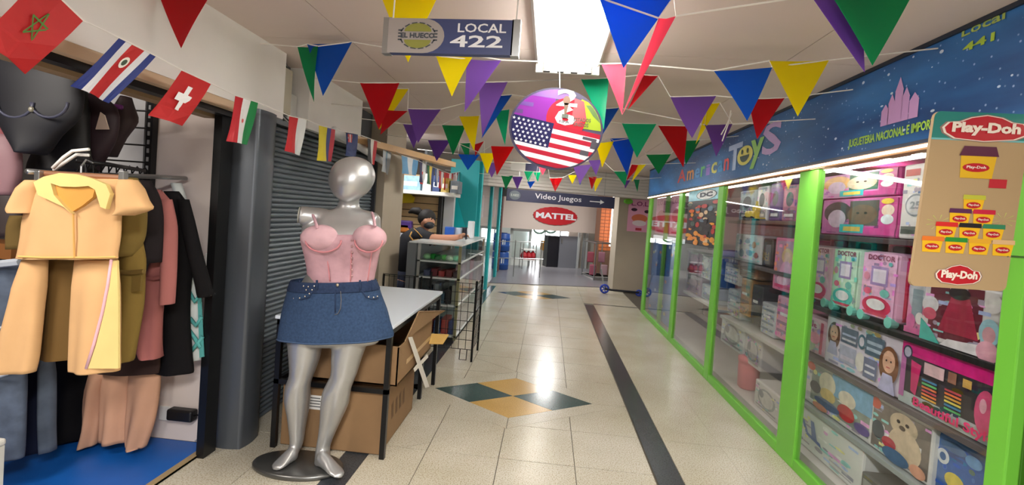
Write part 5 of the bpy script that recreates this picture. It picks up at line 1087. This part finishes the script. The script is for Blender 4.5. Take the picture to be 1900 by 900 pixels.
g = G(); g.prism([py(u,v,2.085) for u,v in ((244,512),(262,511),(260,540),(243,542))],(0,.01,0),cloth((112,92,46))); build(g,'pocket',t)
garment('sleeve',t,[(400,22,46),(430,19,47),(462,20,46)],2.05,.04,cloth((100,80,42)),3,.1)
cl1('dark_blouse','dark charcoal blouse between olive jumpsuit and pink dress','blouse',[(335,258,276),(360,262,290),(400,266,298),(450,266,298),(487,268,296)],2.24,.05,(30,24,26))
t = cl1('dusty_pink_dress','dusty pink long sleeved dress on the rack','dress',[(352,276,296),(380,282,318),(430,288,326),(490,280,322),(520,268,310),(570,262,300),(630,254,298),(660,262,298),(664,270,297)],2.34,.05,(152,92,88),ph=2)
garment('sleeve',t,[(370,298,318),(420,304,326),(480,301,326),(530,300,324),(560,299,322),(564,300,321)],2.30,.035,cloth((158,98,94)),3,.1)
g = G(); g.tube([py(u,v,2.285) for u,v in ((268,514),(285,517),(300,514))],.012,cloth((140,82,78)),6); build(g,'belt',t)
cl1('dark_brown_skirt','dark brown skirt hem showing below the pink dress','skirt',[(640,150,296),(665,170,296),(690,180,294),(693,184,290)],2.44,.04,(50,34,30))
t = cl1('black_dress','black long sleeved dress behind the pink one','dress',[(355,306,330),(380,312,346),(430,318,358),(480,306,360),(530,302,352),(590,298,350),(650,294,354),(688,288,358),(692,294,354)],2.5,.05,(14,12,14))
garment('sleeve',t,[(370,330,350),(430,340,364),(480,352,376),(520,362,388),(545,367,393),(551,370,388)],2.47,.035,cloth((16,14,16)),3,.08)
t = cl1('patterned_dress','white and teal patterned dress at the back end of the rack','dress',[(340,318,336),(400,336,352),(480,342,364),(530,346,371),(600,347,375),(660,348,378),(667,350,374)],2.6,.04,(214,220,218))
for a in (((350,540),(362,560),(372,545)),((352,590),(364,604),(374,588)),((350,612),(362,628),(372,645)),((352,655),(364,640),(376,625))):
    g = G(); g.tube([py(u,v,2.545) for u,v in a],.011,cloth((90,168,166)),6); build(g,'teal_line',t,True)
g = G(); g.prism([py(u,v,2.549) for u,v in ((362,500),(371,530),(375,600),(378,662),(370,664),(368,600),(366,540))],(0,.006,0),cloth((90,168,166))); build(g,'teal_edge',t)
t = thing('beige_trousers','beige wide leg trousers hanging to the floor below the dresses','trousers',py(230,828,2.5))
for rows in ([(690,168,196),(740,160,190),(790,158,184),(822,150,178),(826,154,172)],[(690,192,246),(740,190,240),(790,188,238),(819,186,236)],[(690,240,298),(740,240,292),(790,236,282),(826,236,270),(829,240,268)]): garment('trouser_leg',t,rows,2.5,.05,cloth((196,150,122)),4,.3)
t = thing('navy_trousers','dark navy trousers hanging beside the grey jeans leg','trousers',py(65,840,2.3))
garment('trouser_leg',t,[(640,44,84),(720,46,82),(800,44,80),(838,42,78)],2.3,.05,cloth((20,24,44)),4,.2)
t = thing('grey_blue_jeans','narrow faded blue jeans leg hanging low behind the yellow trousers','jeans',py(92,835,2.25))
garment('trouser_leg',t,[(650,76,96),(720,78,98),(790,80,98),(836,82,100)],2.25,.04,cloth((84,92,104),.2,12),3,.2)
t = thing('black_trousers','black trousers in the dark behind the jeans','trousers',py(130,800,2.55))
garment('trouser_leg',t,[(640,96,172),(720,96,168),(800,100,160),(815,104,150)],2.55,.06,cloth((16,14,16)),4,.2)
JE = M((78,88,104),.85,var=.3,scale=16,bump=.1)
t = thing('faded_jeans','faded blue jeans with white rips at the left edge of the photo','jeans',py(20,850,1.95))
garment('trouser_leg',t,[(488,-70,40),(520,-70,38),(600,-75,30),(680,-70,44),(760,-65,44),(830,-60,42),(850,-58,40)],2.1,.06,JE,4,.15)
g = G(); g.tube([py(u,v,2.03) for u,v in ((-40,492),(0,490),(38,486))],.018,cloth((170,176,184)),6); build(g,'waistband',t)
for k in range(6):
    g = G(); g.tube([py(-10,612+k*18,2.035),py(14,604+k*18,2.03)],.006,cloth((190,196,204)),5); build(g,'rip',t)
# upper lingerie
def big(name,lb,cat,rows,Y,dep,col,**k):
    t = thing(name,lb,cat,py((rows[-1][1]+rows[-1][2])/2,rows[-1][0],Y),'dark garments hung high on the left'); garment('cloth',t,rows,Y,dep,M(col,.6,var=.1,scale=6,bump=.1),3,.1,**k); return t
t = big('navy_bodysuit','big navy black bodysuit with underwired cups hung high at the left edge','bodysuit',[(100,-30,140),(130,-30,150),(170,-20,152),(215,-8,146),(250,14,110),(275,34,90),(285,44,76)],1.95,.06,(10,11,20))
for c in ((-2,40),(62,44),):
    g = G(); g.tube([py(c[0]+30+34*math.cos(q),190+28*math.sin(q),1.89) for q in [PI*k/10 for k in range(11)]],.006,M((56,58,76),.5),6); build(g,'underwire',t,True)
g = G(); q = py(100,204,1.885); g = G(); g.ell(py(58,203,1.885),.012,.008,.012,M((120,116,100),.4),8,6); build(g,'bow',t)
big('black_garment','black garment hanging under the navy bodysuit','garment',[(170,100,160),(230,104,160),(290,60,165),(320,50,180)],2.15,.06,(14,12,14))
t = big('maroon_blouse','dark maroon top with a cream paper tag, right of the navy bodysuit','top',[(175,145,180),(200,143,215),(250,146,215),(300,142,190),(318,146,180)],2.25,.05,(44,24,32))
g = G(); g.prism([py(u,v,2.17) for u,v in ((186,208),(194,214),(202,240),(177,240))],(0,.004,0),M((226,200,180),.6)); build(g,'price_tag',t)
t = big('halter_blouse','dark brown halter top with a purple hanger next to the slotted upright','top',[(180,228,240),(200,216,246),(225,212,252),(255,200,230),(290,190,212)],2.4,.05,(60,44,46))
g = G(); g.tube([py(u,v,2.33) for u,v in ((202,202),(212,197),(226,199))],.012,M((120,40,130),.4),6); build(g,'purple_clip',t,True)
big('mauve_garment','dusty mauve garment at the left edge below the navy bodysuit','garment',[(250,-30,22),(280,-30,34),(330,-30,34),(362,-30,26)],1.98,.05,(126,92,98))
big('dark_red_garment','dark red garment at the left edge above the mauve one','garment',[(228,-30,10),(250,-30,20),(262,-30,14)],2.05,.04,(110,14,30))
big('brown_garment','dark brown garment hanging below the mauve one','garment',[(350,-30,34),(400,-30,40),(440,-30,36)],2.15,.05,(44,30,28))
g = G(); pts = [py(u,v,2.3) for u,v in ((238,168),(246,170),(260,172),(286,178))]; g.tube(pts,.012,M((206,160,60),.35,.6),8); tag(build(g,'brass_rod'),'short brass rod at the top of the slotted upright','rod')
g = G(); pts = [py(u,v,2.28) for u,v in ((150,170),(160,188),(175,200),(195,204))]; g.tube(pts,.007,M((150,150,150),.4),6); tag(build(g,'grey_hanger'),'grey curved hanger above the maroon top','hanger')
# wooden table edge with jeans, white stool corner, wall items
g = G(); a,b = py(-20,450,2.5),py(20,482,2.5); g.box((a.x-.6,2.5,b.z),(b.x,2.68,a.z),M((150,96,50),.5,var=.15,scale=4)); o = build(g,'wooden_counter'); tag(o,'brown wooden ledge behind the hanging jeans at the left edge','counter')
g = G(); g.box((a.x-.6,2.52,.012),(a.x-.55,2.66,b.z),M((120,76,40),.5)); build(g,'leg',o)
st_ = thing('white_stool','white plastic stool corner at the lower left edge','stool',py(-20,890,1.9))
q = py(14,812,1.85); g = G(); g.bbox((q.x-.35,1.6,q.z-.03),(q.x,1.85,q.z),M((206,204,196),.5),.01); build(g,'seat',st_)
for x in (q.x-.34,q.x-.03):
    for y in (1.61,1.82):
        g = G(); g.box((x,y-.0,.012),(x+.025,y+.025,q.z-.03),M((196,194,186),.5)); build(g,'leg',st_)
sw_ = thing('wall_switch','white upright switch on the pale panel beside the black dress sleeve','switch',py(386,520,2.7))
a,b = py(381,520,2.70),py(392,470,2.70); g = G(); g.bbox((a.x,2.685,a.z),(b.x,2.704,b.z),WHITE,.004); build(g,'plate',sw_); g = G(); g.box((a.x+.01,2.682,(a.z+b.z)/2-.02),(b.x-.01,2.685,(a.z+b.z)/2+.02),WHITE); build(g,'rocker',sw_)
so = thing('wall_outlet','white wall outlet low on the pale panel left of the black adapter','outlet',py(305,765,2.7))
a,b = py(296,778,2.70),py(316,754,2.70); g = G(); g.bbox((a.x,2.69,a.z),(b.x,2.704,b.z),WHITE,.003); build(g,'plate',so)
ad = thing('power_adapter','black power adapter plugged in low on the pale panel','adapter',py(338,770,2.66))
a,b = py(314,777,2.66),py(362,761,2.66); g = G(); g.bbox((a.x,2.63,a.z),(b.x,2.69,b.z),BLACK,.012); build(g,'body',ad)
g = G(); g.tube([V((b.x,2.66,(a.z+b.z)/2)),py(375,769,2.62),py(384,762,2.62),py(387,775,2.62)],.005,BLACK,6); build(g,'cable',ad,True)
g = G(); g.tube([py(362,818,2.68),py(372,812,2.65),py(385,822,2.62),py(378,828,2.62)],.004,M((200,196,190),.5),6); tag(build(g,'loose_wire'),'pale loose wire end at the foot of the black door post','wire')
# ================================================================ GLASS CASE, WIRE RACK, PERSON
CXA,CXB,CYA,CYB,CZ = -1.42,-.93,5.3,7.3,1.1
gc = thing('glass_display_case','tall glass counter case with green and red goods, arm resting on top','display case',((CXA+CXB)/2,6.3,0))
ALU = M((176,176,172),.35,.6); OLV = M((128,126,92),.4,.4)
for x,y,m_ in ((CXA,CYA,ALU),(CXB-.03,CYA,OLV),(CXA,CYB-.03,ALU),(CXB-.03,CYB-.03,ALU)):
    g = G(); g.box((x,y,.05),(x+.03,y+.03,CZ),m_); build(g,'corner_post',gc)
g = G(); g.bbox((CXA-.1,CYA-.02,CZ),(CXB+.01,CYB+.02,CZ+.018),M((206,210,210),.25),.004); build(g,'top',gc)
g = G(); g.box((CXA-.12,CYA-.0,.05),(CXA-.02,CYB,CZ),M((118,122,126),.4,.3)); build(g,'side_panel',gc)
for z in (.08,.42,.72,.9):
    g = G(); g.box((CXA,CYA,z),(CXB,CYB,z+.016),M((190,196,194),.3)); build(g,'shelf_board',gc)
g = G(); g.box((CXA+.03,CYA+.008,.1),(CXB-.03,CYA+.012,CZ),CASEGLASS); build(g,'front_glass',gc)
g = G(); g.box((CXB-.012,CYA+.03,.1),(CXB-.008,CYB-.03,CZ),CASEGLASS); build(g,'side_glass',gc)
for x,y in ((CXA+.03,CYA+.06),(CXB-.05,CYA+.06),(CXA+.03,CYB-.08),(CXB-.05,CYB-.08)):
    g = G(); g.tube([(x,y,.03),(x+.02,y,.03)],.03,BLACK,10); g.box((x,y-.01,.03),(x+.02,y+.01,.06),BLACK); build(g,'caster',gc)
rp = random.Random(4)
names_ = ('pale green','leaf green','dark green','bright green','white green','mint')
for k in range(6):
    g = G(); x = CXA+.08+k*.065; g.ell((x,CYA+.12+.03*(k%2),.95),.05,.06,.035,M([(150,200,150),(40,150,60),(20,110,50),(60,190,70),(190,220,190),(120,200,160)][k],.3,var=.3,scale=25),10,6); tag(build(g,'green_packet'),names_[k]+' packet on the top shelf of the glass case','packet','green packets in the glass case')
for k in range(5):
    g = G(); x = CXA+.06+k*.085; g.bbox((x,CYA+.08,.736),(x+.07,CYA+.3,.80+.02*(k%2)),M([(70,76,110),(110,30,40),(150,40,44),(96,28,36),(60,40,48)][k],.5),.006); tag(build(g,'dark_packet'),('blue grey','dull red','red','maroon','dark brown')[k]+' packet on the second shelf of the glass case','packet','dark packets in the glass case')
for k in range(6):
    g = G(); x = CXA+.05+k*.07; h = .12+.05*(k%3); g.bbox((x,CYA+.06,.436),(x+.06,CYA+.3,.436+h),M([(60,66,90),(40,44,60),(120,124,130),(60,90,110),(30,32,40),(150,150,140)][k],.5),.006); tag(build(g,'carton'),('slate','black blue','light grey','teal grey','near black','beige')[k]+' carton on the third shelf of the glass case','carton','cartons in the glass case')
for k in range(5):
    g = G(); x = CXA+.05+k*.085; g.bbox((x,CYA+.06,.096),(x+.075,CYA+.3,.24+.03*(k%2)),M([(50,80,150),(170,50,50),(70,100,160),(180,60,60),(40,60,120)][k],.5),.006); tag(build(g,'carton'),('deep blue','red','sky blue','coral','navy')[k]+' carton on the bottom shelf of the glass case','carton','cartons in the glass case')
for k in range(6):
    y = CYA+.35+k*.3; g = G(); g.bbox((CXB-.12,y,.44),(CXB-.03,y+.24,.86),M([(220,190,196),(206,200,204),(230,160,170),(190,186,190),(226,206,206),(200,180,186)][k],.4,var=.25,scale=12),.01); tag(build(g,'pink_parcel'),('rose white','pearl grey','salmon pink','ash grey','cream pink','mauve grey')[k]+' parcel behind the side glass of the case','parcel','parcels behind the side glass')
# things on the case and the counter behind
for u,v,y,wd,h,c,lb in ((833,436,6.6,.13,.1,(40,90,180),'blue box on the counter behind the arm'),(848,438,6.7,.1,.09,(190,200,214),'pale box next to the blue one behind the arm'),(858,438,6.8,.09,.1,(40,44,56),'dark box on the counter behind the hand'),(872,437,6.6,.08,.2,(226,230,236),'white roll stand on the counter by the turquoise panel')):
    q = py(u,v,y); g = G(); g.bbox((q.x-wd/2,y,CZ+.02),(q.x+wd/2,y+.12,CZ+.02+h+.04),M(c,.4),.01); tag(build(g,'counter_box'),lb,'box','boxes on the glass counter')
# wire rack
wr = thing('wire_rack','black wire grid rack standing before the glass case','wire rack',(-1.0,4.9,0))
WI = M((24,24,26),.4,.3)
wx0,wx1,wy0,wy1,wz = -1.22,-.66,4.76,5.18,.78
for x,y in ((wx0,wy0),(wx1,wy0),(wx1,wy1),(wx0,wy1)):
    g = G(); g.tube([(x,y,0),(x,y,wz+.03)],.012,WI,6); build(g,'post',wr)
g = G()
for k in range(9): g.tube([(wx0+(wx1-wx0)*k/8,wy0,.12),(wx0+(wx1-wx0)*k/8,wy0,wz)],.0035,WI,4)
for k in range(8): g.tube([(wx0,wy0,.12+(wz-.12)*k/7),(wx1,wy0,.12+(wz-.12)*k/7)],.0035,WI,4)
tag(build(g,'front_grid',wr),kind='stuff')
g = G()
for k in range(7): g.tube([(wx1,wy0+(wy1-wy0)*k/6,.12),(wx1,wy0+(wy1-wy0)*k/6,wz)],.0035,WI,4)
for k in range(8): g.tube([(wx1,wy0,.12+(wz-.12)*k/7),(wx1,wy1,.12+(wz-.12)*k/7)],.0035,WI,4)
tag(build(g,'side_grid',wr),kind='stuff')
g = G(); g.tube([(wx1-.12,wy0-.0,.12),(wx1-.12,wy0-.02,.02),(wx1-.05,wy0-.02,.02),(wx1-.05,wy0,.12)],.005,WI,5); build(g,'foot_loop',wr)
wr2 = thing('wire_gate','low black wire gate between the beige pillar and the glass case','wire rack',(-1.6,5.2,0))
a,b = py(713,508,5.1),py(770,505,5.1)
g = G(); g.tube([(a.x,5.1,0),(a.x,5.1,a.z),(b.x,5.1,a.z),(b.x,5.1,0)],.012,WI,6); build(g,'frame',wr2)
g = G()
for k in range(1,6): g.tube([(a.x+(b.x-a.x)*k/6,5.1,.05),(a.x+(b.x-a.x)*k/6,5.1,a.z)],.0035,WI,4)
for k in range(5): g.tube([(a.x,5.1,.1+k*.16),(b.x,5.1,.1+k*.16)],.0035,WI,4)
tag(build(g,'grid',wr2),kind='stuff')
# ---- person leaning over the counter
PYY = 6.05
pe = thing('person','person in black T-shirt with yellow trim leaning over the glass case','person',py(750,600,PYY))
HP = lambda u,v,d=0: py(u,v,PYY+d)
bd = G()
hip,waist,chest,sh = HP(742,505),HP(752,478),HP(768,450),HP(781,436)
bd.tube([HP(741,525),hip,waist,chest,sh,HP(787,428)],[.15,.165,.15,.165,.12,.06],SKIN,14)
bd.tube([HP(783,432),HP(789,423),HP(792,414)],[.06,.055,.055],SKIN,10)
hc = HP(793,409); bd.ell(hc,.095,.1,.115,SKIN,16,12); bd.ell(hc+V((.088,-.03,-.02)),.018,.015,.02,SKIN,8,6); bd.ell(hc+V((.0,-.1,-.01)),.02,.015,.03,SKIN,8,6)
el,wrr = HP(822,443,-.12),HP(850,440,-.1)
bd.tube([HP(779,437,-.1),HP(798,443,-.14),el,HP(838,442,-.11),wrr,HP(858,438,-.1)],[.075,.062,.052,.046,.034,.036],SKIN,12)
for k in range(4):
    a = wrr.lerp(HP(858,438,-.1),.9)+V((0,-.03+.02*k,.012-.006*k)); bd.tube([a,a+V((.05,0,.015)),a+V((.08,.01,.005)),a+V((.085,.02,-.02))],[.011,.010,.009,.008],SKIN,6)
bd.tube([wrr+V((.02,-.03,.02)),wrr+V((.05,-.045,.045)),wrr+V((.085,-.035,.055))],[.013,.011,.009],SKIN,6)
bd.tube([HP(783,440,.15),HP(796,452,.2),HP(812,447,.05),HP(830,446,.0)],[.07,.06,.048,.035],SKIN,10)
for s,du in ((-.09,0),(.09,8)):
    k0 = HP(742+du,520,s); bd.tube([k0,V((k0.x-.02,k0.y-.03,.45)),V((k0.x-.03,k0.y+.02,.1)),V((k0.x-.03,k0.y,.03)),V((k0.x+.08,k0.y-.08,.03))],[.11,.075,.05,.045,.035],SKIN,10)
po = build(bd,'body',pe,True); rm = po.modifiers.new('remesh','REMESH'); rm.mode = 'VOXEL'; rm.voxel_size = .0085; rm.use_smooth_shade = True
s_ = po.modifiers.new('smooth','SMOOTH'); s_.iterations = 4
SHT = M((30,32,40),.8,var=.15,scale=8,bump=.1)
g = G(); g.tube([HP(744,498),waist,chest,sh,HP(785,430)],[.18,.172,.188,.145,.075],SHT,18); build(g,'t_shirt',pe,True)
g = G(); g.tube([HP(775,434,-.08),HP(785,440,-.12),HP(800,444,-.145)],[.1,.092,.086],SHT,14); build(g,'sleeve',pe,True)
g = G(); tr = M((200,150,70),.6); q = HP(785,440,-.12); 
g.tube([HP(764,430,-.2),HP(760,438,-.22),HP(766,446,-.235),HP(776,444,-.24),HP(770,452,-.235)],.009,tr,6); g.tube([HP(768,424,-.14),HP(776,432,-.2),HP(783,440,-.22)],.006,tr,6); build(g,'sleeve_trim',pe,True)['kind']='stuff'
g = G(); JN = M((44,50,72),.85,var=.2,scale=14); g.tube([HP(744,500),HP(741,525),HP(741,540)],[.185,.19,.17],JN,16)
for s,du in ((-.09,0),(.09,8)):
    k0 = HP(742+du,522,s); g.tube([k0,V((k0.x-.02,k0.y-.03,.45)),V((k0.x-.03,k0.y+.02,.06))],[.13,.095,.075],JN,12)
build(g,'trousers',pe,True)['kind']='stuff'
g = G(); HR = M((26,22,22),.7,var=.2,scale=20,bump=.4); h2 = hc+V((-.015,.02,.03)); g.ell(h2,.115,.12,.115,HR,18,12); build(g,'hair',pe,True)
g = G(); g.tube([hc+V((-.06,0,.07)),hc+V((-.13,0,.11)),hc+V((-.2,.0,.11)),hc+V((-.25,0,.08))],[.035,.05,.04,.012],HR,10); build(g,'ponytail',pe,True)
g = G(); g.ell(hc+V((.035,-.04,-.055)),.07,.075,.05,M((40,42,50),.7),14,8); build(g,'face_mask',pe,True)
for s in (-.05,.02):
    g = G(); g.ell(hc+V((.09+(-.02 if s < 0 else 0),s-.015,.02)),.008,.014,.008,BLACK,8,6); build(g,'eye',pe,True)
g = G(); q = HP(866,437,-.1); g.bbox(q+V((-.012,-.04,-.05)),q+V((.006,.04,.10)),M((30,34,50),.2),.006); tag(build(g,'phone'),'dark phone held up in the hand over the glass case','phone')
# goods on the slat wall
g = G(); c = py(752,365,6.9); g.prism([c+V((-.09,0,-.1)),c+V((.11,0,-.08)),c+V((.13,0,.0)),c+V((-.02,0,.1)),c+V((-.08,0,.05))],(0,.06,0),M((236,206,20),.5)); tag(build(g,'yellow_bag'),'bright yellow bag hung on the slat wall','bag')
for u,v,c_,lb in ((748,423,(200,120,50),'small orange packet on the slat wall behind the person'),(752,417,(90,60,140),'purple and white packet on the slat wall'),(742,440,(210,214,224),'white packet low on the slat wall beside the pillar')):
    q = py(u,v,6.85); g = G(); g.bbox(q+V((-.09,0,-.06)),q+V((.09,.1,.06)),M(c_,.5,var=.2,scale=12),.02); tag(build(g,'hung_packet'),lb,'packet','packets on the slat wall')
